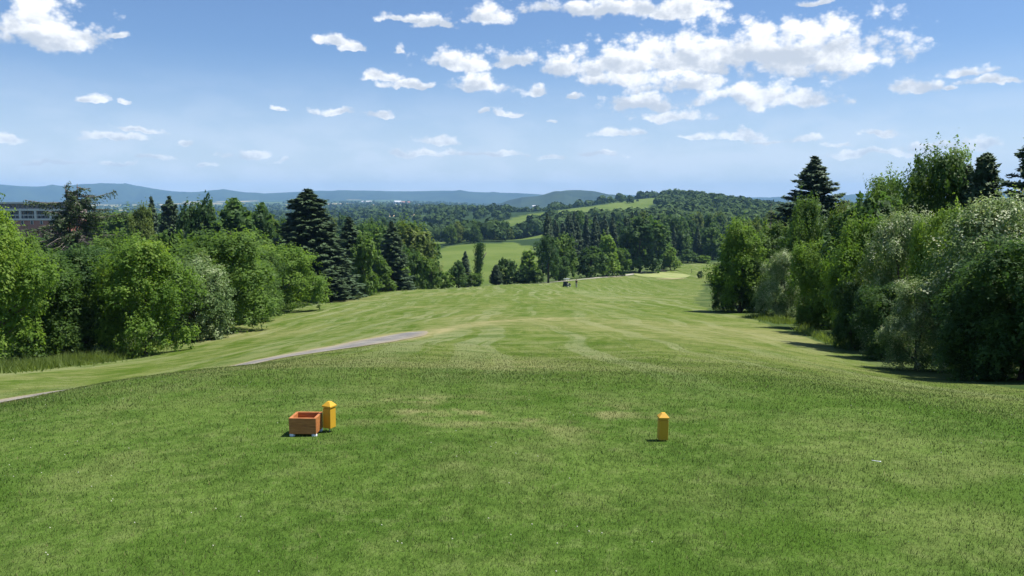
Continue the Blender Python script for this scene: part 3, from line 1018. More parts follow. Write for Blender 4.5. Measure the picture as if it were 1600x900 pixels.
# middle distance
deciduous('m_round', ALLD, env_round, 0.08, 6500, 60, 0.16, 0.40, 11, 40)
deciduous('m_bush', ALLD, env_bush, 0.03, 6500, 70, 0.15, 0.38, 12, 50)
deciduous('m_cone', ALLD, env_cone, 0.05, 6000, 60, 0.15, 0.38, 13, 50)
deciduous('m_tall', ALLD, env_tall, 0.06, 7500, 80, 0.15, 0.38, 14, 60)
spruce('s_big', ['needle', 'needle_blue'], 760, 84, 21, droop=0.55, power=0.66, spray=0.40, jit=0.34, flat=0.17)
spruce('s_mid', ['needle', 'needle_blue', 'needle_brown'], 320, 56, 22, droop=0.5, power=0.72, spray=0.52, jit=0.36)
spruce('s_mid2', ['needle', 'needle_blue', 'needle_brown'], 300, 56, 23, droop=0.35, power=0.60, spray=0.52, jit=0.46, sc=(5, 5, 13))
spruce('s_pine', ['needle', 'needle_blue'], 460, 100, 24, droop=0.0, rise=0.40, power=0.82, spray=0.22, zb=0.05, jit=0.42, gap=0.05, sc=(6.5, 6.5, 7.5), hang=-0.5)
VAR['s_pine']['k'] = 2.2
spruce('s_cedar', ['needle', 'needle_blue', 'leaf_dark'], 380, 60, 25, droop=0.0, rise=0.75, power=0.55, spray=0.30, jit=0.40, sc=(3, 3, 7), hang=-0.6)

# ------------------------------------------------------------------ trees
def plant(name, var, mat, px, top, Y, wpx, label, cat, group=None, rot=None, lean=0.0, xy=None, height=None, width=None, sink=0.0):
    """A tree or shrub at forward distance Y whose top and width fit what is seen."""
    x = xy[0] if xy else (px - 800) / F_PX * (Y * math.cos(PITCH) + 0.0) / math.cos(PITCH)
    if not xy:
        x = pix(px, top, Y)[0]
    base = gz(x, Y) - sink
    H = height if height else pix(px, top, Y)[2] - base
    Wd = width if width else wpx / F_PX * Y
    o = bpy.data.objects.new(name, None)
    o.empty_display_size = 0.5
    COL.objects.link(o)
    o.location = (x, Y, base)
    o.rotation_euler = (0, lean, rot if rot is not None else random.Random(int(px * 7 + Y * 13)).uniform(0, 6.28))
    if lean:
        o.rotation_euler = (0, lean, 0)
    v = VAR[var]
    o.scale = (Wd * v.get('k', 1), Wd * v.get('k', 1), H)
    obj('trunk', v['trunk'], o)
    obj('crown', v['crown'][mat], o)
    return tag(o, label, cat, group)


TREES = [
    # left row along the fairway
    ('leafy_tree', 'n_tall', 'leaf_lime', -26, 342, 30, 140, 'bright lime-green leafy tree cut off by the left edge of the picture'),
    ('leafy_tree', 'n_bush', 'leaf_mid', 62, 402, 35, 140, 'mid-green bushy tree just right of the lime tree at the left edge'),
    ('leafy_tree', 'n_bush', 'leaf_dark', 125, 390, 38, 150, 'darker green tree below the ragged spruce'),
    ('leafy_tree', 'n_round', 'leaf_lime', 218, 384, 36.5, 125, 'fresh bright green tree leaning over the mown edge left of the silvery tree'),
    ('leafy_tree', 'n_tall', 'leaf_mid', 182, 380, 45, 130, 'green tree with pointed shoots behind the fresh bright green tree'),
    ('silvery_tree', 'n_bush', 'leaf_silver', 300, 402, 44, 95, 'small silver-leaved bushy tree at the left grass edge'),
    ('leafy_tree', 'n_round', 'leaf_mid', 345, 370, 50, 150, 'full rounded green tree above the silver-leaved bush on the left'),
    ('leafy_tree', 'n_bush', 'leaf_mid', 378, 400, 58, 90, 'green bushy tree at the bend of the left tree row'),
    ('leafy_tree', 'n_round', 'leaf_lime', 437, 388, 72, 118, 'rounded light green tree in front of the great dark spruce'),
    ('leafy_tree', 'n_bush', 'leaf_mid', 408, 396, 66, 70, 'green tree tucked left of the rounded light green tree'),
    ('juniper_tree', 's_cedar', 'needle', 516, 422, 98, 50, 'low dark juniper at the foot of the great spruce'),
    ('silvery_shrub', 'm_bush', 'leaf_silver', 493, 432, 92, 22, 'slim silvery shrub beside the dark juniper'),
    ('shrub', 'm_bush', 'leaf_olive', 536, 440, 106, 30, 'olive-green shrub right of the dark juniper'),
    # behind the left row
    ('leafy_tree', 'n_tall', 'leaf_mid', 28, 376, 58, 90, 'green tree in front of the brick building'),
    ('leafy_tree', 'm_round', 'leaf_dark', 75, 378, 88, 110, 'dull green tree below the balconied building'),
    ('leafy_tree', 'm_bush', 'leaf_olive', 165, 404, 62, 100, 'olive tree under the dead branches of the ragged spruce'),
    ('leafy_tree', 'n_cone', 'leaf_olive', 218, 323, 108, 62, 'lone rounded olive-green tree left of the dark spruce pair'),
    ('spruce_tree', 's_mid', 'needle_blue', 236, 308, 150, 34, 'slimmer spruce of the dark pair on the left skyline'),
    ('spruce_tree', 's_big', 'needle', 264, 308, 145, 54, 'broader spruce of the dark pair on the left skyline'),
    ('leafy_tree', 'm_bush', 'leaf_olive', 285, 382, 82, 70, 'olive tree below the dark spruce pair'),
    ('leafy_tree', 'm_bush', 'leaf_dark', 314, 321, 118, 66, 'dark dense tree left of the broad deep-green tree'),
    ('leafy_tree', 'm_round', 'leaf_dark', 366, 322, 120, 104, 'broad deep-green tree midway between the spruce pair and the great spruce'),
    ('leafy_tree', 'm_round', 'leaf_dark', 410, 328, 130, 62, 'deep-green tree close to the left flank of the great spruce'),
    ('leafy_tree', 'm_tall', 'leaf_mid', 260, 372, 66, 90, 'green tree rising behind the silver-leaved bush'),
    ('leafy_tree', 'm_bush', 'leaf_mid', 400, 372, 100, 80, 'green tree in the gap left of the great spruce'),
    ('spruce_tree', 's_big', 'needle', 480, 297, 105, 132, 'great broad dark spruce towering over the left tree line'),
    ('spruce_tree', 's_mid', 'needle', 545, 340, 125, 66, 'dark spruce standing just right of the great spruce'),
    ('leafy_tree', 'm_tall', 'leaf_mid', 568, 372, 120, 44, 'green tree between the two smaller dark spruces'),
    ('spruce_tree', 's_mid', 'needle', 612, 347, 136, 58, 'slender pointed dark spruce in the middle of the left wood'),
    # low row along the far left fairway edge
    ('leafy_tree', 'm_bush', 'leaf_lime', 569, 422, 122, 40, 'light green bush at the corner of the far fairway edge'),
    ('leafy_tree', 'm_cone', 'leaf_mid', 597, 408, 132, 40, 'green tree at the foot of the slender spruce'),
    ('leafy_tree', 'm_round', 'leaf_lime', 622, 404, 140, 34, 'bright green tree right under the slender spruce'),
    ('leafy_tree', 'm_tall', 'leaf_mid', 648, 400, 150, 34, 'upright green tree first right of the slender spruce'),
    ('leafy_tree', 'm_tall', 'leaf_mid', 674, 408, 156, 32, 'upright green tree second right of the slender spruce'),
    ('leafy_tree', 'm_bush', 'leaf_lime', 694, 426, 160, 24, 'small light green bush left of the dark round tree by the meadow'),
    ('leafy_tree', 'm_round', 'leaf_dark', 716, 410, 164, 32, 'dark round tree in front of the bright meadow'),
    ('spruce_tree', 's_mid', 'needle_blue', 727, 393, 176, 24, 'small pointed conifer behind the dark round tree by the meadow'),
    ('leafy_tree', 'm_bush', 'leaf_mid', 741, 428, 165, 24, 'low green bush at the right end of the left tree line'),
    # clump right of the meadow gap
    ('juniper_tree', 's_cedar', 'needle', 775, 414, 186, 18, 'small dark juniper at the left end of the clump by the meadow'),
    ('leafy_tree', 'm_bush', 'leaf_dark', 793, 407, 190, 36, 'dark bushy tree in the clump right of the meadow gap'),
    ('leafy_tree', 'm_round', 'leaf_dark', 818, 418, 190, 36, 'low dark bush in the middle of the clump by the meadow'),
    ('leafy_tree', 'm_cone', 'leaf_lime', 826, 394, 206, 38, 'yellow-green tree rising at the back of the clump by the meadow'),
    ('leafy_tree', 'm_bush', 'leaf_mid', 840, 424, 192, 20, 'small green bush beside the lone trunked conifer'),
    ('leafy_tree', 'm_tall', 'leaf_mid', 884, 370, 222, 40, 'light green tree right behind the trunked conifer'),
    ('leafy_tree', 'm_bush', 'leaf_dark', 873, 402, 205, 30, 'dark bush right of the trunked conifer'),
    ('leafy_tree', 'm_round', 'leaf_dark', 923, 388, 226, 46, 'dark round tree left of the bright forked tree'),
    ('leafy_tree', 'm_cone', 'leaf_lime', 948, 371, 236, 46, 'bright green tree left of the tall feathery tree behind the green'),
    ('leafy_tree', 'm_bush', 'leaf_mid', 966, 390, 246, 34, 'green bush tight against the tall feathery tree'),
    ('leafy_tree', 'm_tall', 'leaf_dark', 1001, 344, 268, 68, 'tall feathery tree standing right behind the putting green'),
    ('leafy_tree', 'm_round', 'leaf_lime', 1048, 389, 278, 28, 'small bright round tree right of the tall feathery tree'),
    ('leafy_tree', 'm_round', 'leaf_dark', 1075, 391, 318, 30, 'dark rounded bush at the far right end of the fairway'),
    ('leafy_tree', 'm_bush', 'leaf_lime', 1098, 400, 318, 22, 'pale low bush beside the dark rounded bush at the fairway end'),
    ('shrub', 'm_bush', 'leaf_dark', 1094, 424, 228, 9, 'tiny dark shrub on the grass right of the putting green'),
    # right side
    ('leafy_tree', 'n_cone', 'leaf_lime', 1160, 349, 56.69, 96, 'yellow-green pyramidal tree at the right fairway edge'),
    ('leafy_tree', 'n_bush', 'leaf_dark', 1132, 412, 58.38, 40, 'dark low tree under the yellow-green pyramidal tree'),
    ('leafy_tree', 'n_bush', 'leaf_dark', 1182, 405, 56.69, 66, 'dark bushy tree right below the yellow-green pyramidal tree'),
    ('silvery_tree', 'n_bush2', 'leaf_silver', 1226, 396, 48.67, 66, 'grey-leaved rounded bush between pyramidal tree and pine'),
    ('leafy_tree', 'n_cone', 'leaf_mid', 1205, 352, 63.46, 90, 'green tree behind the grey-leaved rounded bush'),
    ('pine_tree', 's_pine', 'needle_blue', 1274, 249, 65.15, 112, 'broad dark blue-green pine standing against the sky on the right'),
    ('leafy_tree', 'n_tall', 'leaf_mid', 1262, 320, 50.78, 66, 'upright green tree in front of the broad pine'),
    ('leafy_tree', 'n_bush', 'leaf_lime', 1292, 374, 38.11, 92, 'green bushy tree at the shadowed right grass edge'),
    ('leafy_tree', 'n_cone', 'leaf_olive', 1322, 322, 44.44, 80, 'olive-green tree right of the broad pine'),
    ('leafy_tree', 'n_tall', 'leaf_lime', 1352, 352, 27.0, 105, 'yellow-green tree left of the silvery bushes on the right'),
    ('leafy_tree', 'n_round', 'leaf_mid', 1390, 286, 40.22, 92, 'green tree on the skyline left of the big rounded tree'),
    ('leafy_tree', 'n_round', 'leaf_mid', 1466, 246, 36.0, 120, 'big rounded green tree highest of the leafy ones on the right'),
    ('silvery_tree', 'n_bush2', 'leaf_silver', 1414, 336, 25.0, 104, 'silver-leaved bush in full sun below the big rounded tree'),
    ('silvery_tree', 'n_bush2', 'leaf_silver', 1440, 442, 18.75, 104, 'lower silver-leaved bush over the shaded grass'),
    ('leafy_tree', 'n_bush', 'leaf_lime', 1478, 330, 23.12, 84, 'yellow-green tree between the silvery bushes and the dark right edge'),
    ('juniper_tree', 's_cedar', 'needle', 1542, 243, 32.0, 66, 'dark juniper with a pointed tip on the right skyline'),
    ('juniper_tree', 's_cedar', 'needle', 1512, 262, 35.0, 56, 'lower dark juniper left of the pointed one on the skyline'),
    ('pine_tree', 's_pine', 'needle', 1640, 176, 28.0, 130, 'tall dark evergreen cut off by the right edge of the picture'),
    ('silvery_tree', 'n_bush2', 'leaf_silver', 1562, 314, 17.88, 180, 'large grey-green bush filling the right edge'),
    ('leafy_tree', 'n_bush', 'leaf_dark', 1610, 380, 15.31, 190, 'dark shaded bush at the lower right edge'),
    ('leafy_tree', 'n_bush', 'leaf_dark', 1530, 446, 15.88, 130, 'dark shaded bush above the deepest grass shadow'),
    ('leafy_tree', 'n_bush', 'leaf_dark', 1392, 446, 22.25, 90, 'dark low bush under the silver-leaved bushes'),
    ('shrub', 'n_bush', 'leaf_lime', 1262, 478, 37.58, 40, 'small light green shrub at the corner of the right grass edge'),
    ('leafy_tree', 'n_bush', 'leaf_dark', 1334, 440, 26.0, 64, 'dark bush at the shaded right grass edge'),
]
for (nm, var, mat, px, top, Y, wpx, lab) in TREES:
    grp = 'left tree line' if px < 760 and Y < 180 else 'right tree line' if px > 1105 and Y < 100 else 'trees around the far fairway'
    plant(nm, var, mat, px, top, Y, wpx, lab, 'shrub' if 'shrub' in nm else 'tree', grp)

# woods: individuals that nothing tells apart share a label
R = random.Random(5)


LOOK = {'leaf_mid': 'mid-green', 'leaf_dark': 'dark green', 'leaf_olive': 'olive-green', 'needle': 'blackish-green', 'needle_blue': 'blue-green'}
SHAPE = {'m_round': 'rounded', 'm_bush': 'bushy', 'm_tall': 'tall-crowned', 'm_cone': 'tapering', 's_mid': 'pointed', 's_mid2': 'ragged'}


def wood_fill(n, px0, px1, y0, y1, t0, t1, kinds, label, group, ok=None, wf=(0.55, 0.9), hlim=(5, 22)):
    done, tries = 0, 0
    placed = []
    while done < n and tries < n * 60:
        tries += 1
        Y = R.uniform(y0, y1)
        px = R.uniform(px0, px1)
        top = R.uniform(t0, t1)
        x = pix(px, top, Y)[0]
        if ok and not ok(x, Y, px):
            continue
        H = pix(px, top, Y)[2] - gz(x, Y)
        if not hlim[0] < H < hlim[1] or any((x - a) ** 2 + (Y - b) ** 2 < 16 for a, b in placed):
            continue
        placed.append((x, Y))
        nm, var, mat = R.choice(kinds)
        fac = R.uniform(*wf) * (0.45 if var.startswith('s_') else 1)
        plant(nm, var, mat, px, top, Y, 0, LOOK[mat] + ' ' + SHAPE[var] + ' ' + label, 'tree', group, xy=(x, Y), height=H, width=min(H, 13) * fac)
        done += 1


LEAFY = [('leafy_tree', v, m) for v in ('m_round', 'm_bush', 'm_tall', 'm_cone') for m in ('leaf_mid', 'leaf_dark', 'leaf_dark', 'leaf_olive')]
CONI = [('spruce_tree', 's_mid', 'needle'), ('spruce_tree', 's_mid2', 'needle'), ('spruce_tree', 's_mid2', 'needle_blue')]


def off_open(x, Y, px):
    xa, ya = np.array([x]), np.array([Y])
    return not (poly_in(xa, ya, FAIR)[0] or poly_in(xa, ya, MEADOW)[0])


wood_fill(44, 548, 652, 165, 330, 352, 398, LEAFY, 'tree in the wood behind the slender spruce', 'wood behind the left tree line', off_open)
wood_fill(40, 100, 470, 150, 330, 335, 378, LEAFY, 'tree in the hazy wood behind the left tree line', 'hazy wood on the left', lambda x, Y, px: off_open(x, Y, px) and not px < 125)
wood_fill(44, 430, 715, 340, 560, 340, 360, LEAFY, 'tree in the far wood left of the meadow', 'far wood left of the meadow', lambda x, Y, px: off_open(x, Y, px) and not (px > 668 and Y < 505), hlim=(6, 26))
wood_fill(18, 705, 800, 510, 600, 345, 366, LEAFY, 'tree along the top of the bright meadow', 'trees along the meadow top', off_open)
wood_fill(34, 806, 1000, 330, 400, 330, 352, CONI, 'spruce in the belt behind the fairway end', 'spruce belt', off_open, (0.8, 1.2), (8, 30))
wood_fill(22, 1000, 1130, 330, 420, 335, 362, CONI + LEAFY[:4], 'tree in the belt right of the feathery tree', 'belt right of the feathery tree', off_open, (0.7, 1.0), (8, 30))
wood_fill(30, 860, 1160, 420, 600, 334, 350, LEAFY, 'tree rising behind the spruce belt', 'wood behind the spruce belt', off_open, hlim=(8, 26))
wood_fill(14, 1150, 1230, 120, 300, 335, 370, LEAFY, 'tree beyond the yellow-green pyramidal tree', 'trees beyond the right tree line', off_open)
wood_fill(14, 1330, 1700, 32, 75, 312, 350, LEAFY, 'tree deep in the thicket on the right', 'right thicket', off_open)
wood_fill(14, -200, 130, 60, 110, 380, 410, LEAFY, 'tree deep in the thicket on the left', 'left thicket', off_open, hlim=(3, 12))

# lone conifer on a bare trunk by the far path
mbt = MB().tube([(0, 0, -.02), (0.01, 0, .3), (0, 0, .7)], [.05, .04, .015], 7)
VAR['trunked'] = {'trunk': mbt.mesh('trunk', M['bark'], smooth=True), 'crown': {}}
pos, nrm, tint, cl, cr, idx = crown_pts(6000, 60, env_tall, 0.17, 0.16, 61, upright=0.5)
VAR['trunked']['crown']['leaf_dark'] = leaves_mesh('crown', pos, nrm, np.full(len(pos), 0.35), tint, M['leaf_dark'], None, 0.45)
plant('conifer_tree', 'trunked', 'leaf_dark', 857, 374, 188, 36, 'dense oval conifer on a short bare trunk beside the far path', 'tree', 'trees around the far fairway')

# leaning ivy-grown tree in the meadow gap
mbt = MB()
mbt.tube([(0, 0, -.02), (.10, 0, .45), (.16, 0, .98)], [.06, .045, .015], 7)
mbt.tube([(.10, 0, .45), (.34, 0, .66), (.62, .02, .80)], [.035, .025, .012], 6)
mbt.tube([(.22, 0, .56), (.36, .02, .58), (.48, .02, .56)], [.018, .012, .006], 5)
r_ = np.random.default_rng(62)
t_ = r_.random(3200)
ax = np.stack([0.19 * t_, np.zeros_like(t_), t_], -1)
pos = ax + np.stack([r_.normal(size=3200) * (0.10 + 0.09 * t_), r_.normal(size=3200) * 0.12, r_.normal(size=3200) * 0.01], -1)
pos[:, 2] = np.clip(pos[:, 2], 0.02, 1)
VAR['ivy'] = {'trunk': mbt.mesh('trunk', M['bark_dead'], smooth=True),
              'crown': {'leaf_dark': leaves_mesh('crown', pos, pos - ax + r_.normal(size=pos.shape) * .1, np.full(3200, 0.4), r_.random(3200) * .6, M['leaf_dark'], None, 0.6, (5, 5, 9))}}
plant('leaning_tree', 'ivy', 'leaf_dark', 745, 380, 200, 24, 'narrow leaning ivy-clad tree with a bare fork before the meadow', 'tree', 'trees around the far fairway', rot=0.0)

# ragged dying spruce: two leaders, long flat limbs, bare brown lower branches
r_ = random.Random(71)
rn = np.random.default_rng(71)
mbt, mbd = MB(), MB()
mbt.tube([(0, 0, -.02), (-.01, 0, .45), (-.03, 0, .75), (-.05, 0, .985)], [.022, .017, .011, .003], 7)
mbt.tube([(-.01, 0, .50), (.06, 0, .68), (.09, 0, .99)], [.012, .010, .003], 6)
Pp, Al = [], []
limbs = []
for k in range(95):
    z = r_.uniform(.58, .97)
    lead = r_.choice((-.045, .08))
    L = (0.14 + 0.50 * (0.99 - z)) * r_.uniform(.5, 1.15)
    a = r_.uniform(0, 6.283)
    limbs.append((lead, z, L, a, r_.uniform(-.05, .05)))
limbs += [(-.04, .86, .46, 3.2, .02), (-.04, .80, .30, 2.9, .0), (.08, .90, .42, .1, .04), (.08, .76, .60, -.1, .03), (.08, .83, .36, .25, -.02), (-.03, .70, .52, 3.3, -.03), (.05, .64, .5, .2, 0)]
for lead, z, L, a, up in limbs:
    e = (lead + math.cos(a) * L, math.sin(a) * L, z + up)
    mbt.tube([(lead, 0, z), ((lead + e[0]) / 2, e[1] / 2, z - .012 + up * .3), e], [.005, .0035, .0012], 4, cap=False)
    m = int(120 * L / 0.3) + 14
    t = rn.random(m) * 0.85 + 0.15
    p = np.stack([lead + math.cos(a) * L * t, math.sin(a) * L * t, z + up * t ** 2 - 0.010 * np.sin(t * 3)], -1)
    p += rn.normal(size=p.shape) * np.array([.014, .014, .004])
    p[:, 2] -= rn.random(m) ** 2 * 0.045
    Pp.append(p)
    Al.append(np.stack([np.full(m, math.cos(a) * .5), np.full(m, math.sin(a) * .5), -rn.random(m) * 1.3], -1))
for k in range(110):
    z = r_.uniform(.16, .66)
    L = r_.uniform(.22, .62) * (0.75 + .4 * (0.7 - z))
    a = r_.uniform(0, 6.283)
    e = (math.cos(a) * L, math.sin(a) * L, z - .02 - .10 * L + r_.uniform(-.02, .03))
    mid = (e[0] * .55, e[1] * .55, z - .035 * L)
    mbd.tube([(0, 0, z), mid, e], [.0045, .003, .001], 4, cap=False)
    for s in range(5):
        f = r_.uniform(.35, .95)
        q = (e[0] * f, e[1] * f, z + (e[2] - z) * f)
        b = a + r_.choice((-1, 1)) * r_.uniform(.5, 1.0)
        l2 = L * r_.uniform(.12, .3)
        mbd.tube([q, (q[0] + math.cos(b) * l2, q[1] + math.sin(b) * l2, q[2] - r_.uniform(0, .03))], [.0018, .0007], 3, cap=False)
Pp, Al = np.concatenate(Pp), np.concatenate(Al)
crown_me = leaves_mesh('crown', Pp, rn.normal(size=Pp.shape) * .5 + np.array([0, 0, .7]), 0.26 * (.6 + .8 * rn.random(len(Pp))), 0.3 + .7 * rn.random(len(Pp)), M['needle_ragged'], None, 0.42, (9, 9, 14), Al)
VAR['ragged'] = {'trunk': mbt.mesh('trunk', M['bark_dead'], smooth=True), 'crown': {'leaf_dark': crown_me}}
rag = plant('spruce_tree', 'ragged', 'leaf_dark', 108, 285, 70, 138, 'ragged two-topped spruce with bare dead lower limbs against the mountains', 'tree', 'left tree line', rot=0.0)
dd = mbd.build('dead_branches', M['bark_dead'], rag, smooth=True)
tag(dd, 'bare brown dead lower branches')

# bare snag on the right
mbs = MB()
mbs.tube([(0, 0, -.02), (.01, 0, .5), (0, 0, 1)], [.035, .02, .004], 6)
for k in range(9):
    z = .35 + .065 * k
    a = k * 2.4
    mbs.tube([(0, 0, z), (math.cos(a) * .22 * (1.15 - z), math.sin(a) * .22, z + .05)], [.008, .002], 4, cap=False)
sx, sy = pix(1205, 318, 76)[:2]
sn = mbs.build('dead_tree', M['bark_dead'], None, (sx, sy, gz(sx, sy)), smooth=True)
sn.scale = (4, 4, pix(1205, 318, 76)[2] - gz(sx, sy))
tag(sn, 'thin bare dead tree left of the broad pine', 'tree')

# lone round trees on the grassy ridge
for px, top, wpx, lab in [(971, 304, 9, 'round tree on the crest of the grassy ridge, left of the pair'), (984, 307, 12, 'wider dark tree on the grassy ridge, right of the pair'), (996, 306, 4, 'tiny tree on the ridge crest nearest the wooded hill')]:
    plant('leafy_tree', 'm_round', 'leaf_dark', px, top, 1215 if px != 984 else 1180, wpx, lab, 'tree', 'trees on the grassy ridge', height=wpx / F_PX * 1200 * 0.95)

# ------------------------------------------------------------------ far woods (one mass)
def far_wood(name, pts, hs, label, leaf_n, seed):
    r = np.random.default_rng(seed)
    n = len(pts)
    u = r.normal(size=(n * leaf_n, 3))
    u[:, 2] = np.abs(u[:, 2]) * 0.9 - 0.25
    u /= np.linalg.norm(u, axis=1, keepdims=True)
    k = np.repeat(np.arange(n), leaf_n)
    hs = hs * (0.65 + 0.55 * r.random(n))
    wd = hs * (0.40 + 0.3 * r.random(n))
    lump = 0.75 + 0.5 * fnoise(u[:, 0] * 2 + k * 1.7, u[:, 1] * 2 + u[:, 2] * 2, seed, 2)
    zc = pts[:, 2] + hs * 0.5
    pos = np.stack([pts[k, 0] + u[:, 0] * wd[k] * lump, pts[k, 1] + u[:, 1] * wd[k] * lump, zc[k] + u[:, 2] * hs[k] * 0.52 * lump], -1)
    size = hs[k] * (0.26 + 0.16 * r.random(len(k))) * math.sqrt(90 / leaf_n)
    ct = 0.5 * r.random(n) + 0.9 * np.clip(fnoise(pts[:, 0] / 60, pts[:, 1] / 60, seed + 9, 2) - 0.2, 0, 1)
    tint = ct[k] * 0.6 + 0.4 * r.random(len(k))
    me = leaves_mesh(name, pos, u + r.normal(size=u.shape) * 0.22, size, tint, M['wood_far'], None, 0.85, (1, 1, 1), fold=0.05)
    return tag(obj(name, me), label, 'woodland', kind='stuff')


def scatter(n, px0, px1, y0, y1, ok, seed, logy=True):
    r = np.random.default_rng(seed)
    Y = np.exp(r.uniform(math.log(y0), math.log(y1), n * 4)) if logy else r.uniform(y0, y1, n * 4)
    px = r.uniform(px0, px1, n * 4)
    x = (px - 800) / F_PX * Y
    k = ok(x, Y, px)
    x, Y = x[k][:n], Y[k][:n]
    return np.stack([x, Y, np.array([gz(a, b) for a, b in zip(x, Y)])], -1)


def no_open(x, y, px):
    c = covers(x, y)
    return (c['field'] < .5) & (c['crop'] < .5) & ~poly_in(x, y, FAIR)


hill_ok = lambda x, y, px: no_open(x, y, px) & ((px > 1026 + (y - 1150) * 0.01) | (y < 760))
P_ = scatter(2600, 840, 1560, 560, 1330, hill_ok, 101, False)
far_wood('woodland', P_, 7.5 + 4 * np.random.default_rng(1).random(len(P_)), 'dense wood covering the hill right of the grassy ridge', 60, 103)
P_ = scatter(330, 690, 870, 570, 850, no_open, 109, False)
far_wood('woodland', P_, 8 + 4 * np.random.default_rng(6).random(len(P_)), 'wood at the foot of the grassy ridge above the meadow', 70, 110)
P_ = scatter(900, -150, 800, 520, 1300, no_open, 104)
far_wood('woodland', P_, 9 + 4 * np.random.default_rng(2).random(len(P_)), 'hazy wood on the valley floor beyond the left trees', 60, 105)
P_ = scatter(3600, -250, 1300, 1300, 5600, no_open, 106)
far_wood('woodland', P_, 10 + 4 * np.random.default_rng(3).random(len(P_)), 'distant blue-green woods on the plain below the mountains', 26, 107)
# hedge line along the back of the grassy ridge
hx = np.array([pix(p, 330, 1015 + (p - 800) * 1.25)[:2] for p in np.concatenate([np.arange(715, 745, 5.0), np.arange(775, 800, 5.), np.arange(850, 895, 4.5), np.arange(905, 925, 5.), np.arange(945, 960, 5.)])])
P_ = np.array([(a, b, gz(a, b)) for a, b in hx])
far_wood('hedgerow', P_, 4 + 3 * np.random.default_rng(4).random(len(P_)), 'broken hedge of dark bushes along the grassy ridge crest', 60, 108)

# ------------------------------------------------------------------ grass blades and weeds (nobody could count them)
def blades(name, x, y, h, w, mat, label, cat, seed, lean=0.5):
    r = np.random.default_rng(seed)
    n = len(x)
    z = hgt(x, y)
    a = r.random(n) * 6.283
    ln = np.abs(r.normal(size=n)) * lean + 0.15
    la = r.random(n) * 6.283
    q = np.empty((n, 3, 3))
    c, s = np.cos(a) * w / 2, np.sin(a) * w / 2
    q[:, 0] = np.stack([x - c, y - s, z - 0.004], -1)
    q[:, 1] = np.stack([x + c, y + s, z - 0.004], -1)
    q[:, 2] = np.stack([x + np.cos(la) * h * ln, y + np.sin(la) * h * ln, z + h], -1)
    cv = covers(x, y)
    tint = np.clip(r.random(n) * 0.85 + 0.4 * (fnoise(x / 0.35, y / 0.35, 51, 3) - 0.4) + 0.35 * (w > np.maximum(0.0023, 0.00071 * np.hypot(x, y))), 0, 1)
    dry = np.clip(cv['dry'] * (0.4 + 0.9 * r.random(n)) + (r.random(n) < 0.12) * 0.8, 0, 1)
    at = {'tint': np.repeat(tint, 3), 'dry': np.repeat(dry, 3), 'rough': np.zeros(3 * n), 'lush': np.repeat(cv['lush'], 3)}
    me = mesh_np(name, q.reshape(-1, 3), np.arange(3 * n).reshape(-1, 3), mat, at)
    return tag(obj(name, me), label, cat, kind='stuff')


NB = 520000
rr_ = np.exp(rng.uniform(math.log(1.6), math.log(30), NB))
aa_ = rng.uniform(-0.74, 0.74, NB)
bx_, by_ = rr_ * np.sin(aa_), rr_ * np.cos(aa_)
keep = (rng.random(NB) > sstep(rr_, 10, 29)) & (seg_dist(bx_, by_, PATH1) > 1.0 + 0.35 * rng.random(NB)) & poly_in(bx_, by_, FAIR)
# box and marker stand clear
bx_, by_, rr_ = bx_[keep], by_[keep], rr_[keep]
tuft = fnoise(bx_ / 0.22, by_ / 0.22, 61, 3)
bh = (0.005 + 0.011 * tuft + 0.008 * rng.random(len(bx_))) * (1 + 0.3 * sstep(rr_, 8.4, 9.4) * (1 - sstep(rr_, 9.8, 11.5))) * (1 - 0.4 * sstep(rr_, 11, 20))
coarse = rng.random(len(bx_)) < 0.13
blades('turf_blades', bx_, by_, bh * np.where(coarse, 1.5, 1.0), np.maximum(0.0022, 0.00070 * rr_) * np.where(coarse, 1.9, 1.0), M['blades'], 'short mown grass blades on the tee and near fairway', 'grass', 71)
# tall growth at the foot of the tree lines
wx, wy = [], []
for line, n, sp in ((pl([(-60, 588, 25), (0, 577, 28), (110, 568, 32), (190, 556, 37)]), 9000, 1.0),
                    (pl([(200, 553, 38), (300, 524, 49), (400, 490, 70), (470, 478, 88)]), 6000, 1.0),
                    (pl([(1185, 497, 50), (1235, 508, 42)]), 1300, .6), (pl([(1250, 518, 36.5), (1330, 548, 26)]), 500, .3),
                    (pl([(540, 462, 112), (620, 449, 154)]), 3000, 2.0)):
    L = np.array(line)
    n *= 2
    t = rng.random(n) * (len(L) - 1)
    k = np.minimum(t.astype(int), len(L) - 2)
    p = L[k] + (L[k + 1] - L[k]) * (t - k)[:, None] + rng.normal(size=(n, 2)) * sp * 0.6
    wx.append(p[:, 0])
    wy.append(p[:, 1])
wx, wy = np.concatenate(wx), np.concatenate(wy)
blades('tall_weeds', wx, wy, 0.10 + 0.75 * rng.random(len(wx)) * fnoise(wx / 0.8, wy / 0.8, 66, 3) ** 1.5, 0.025 + 0.03 * rng.random(len(wx)), M['leaf_olive'], 'uncut tall grass and weeds along the tree lines', 'weeds', 73, 0.6)
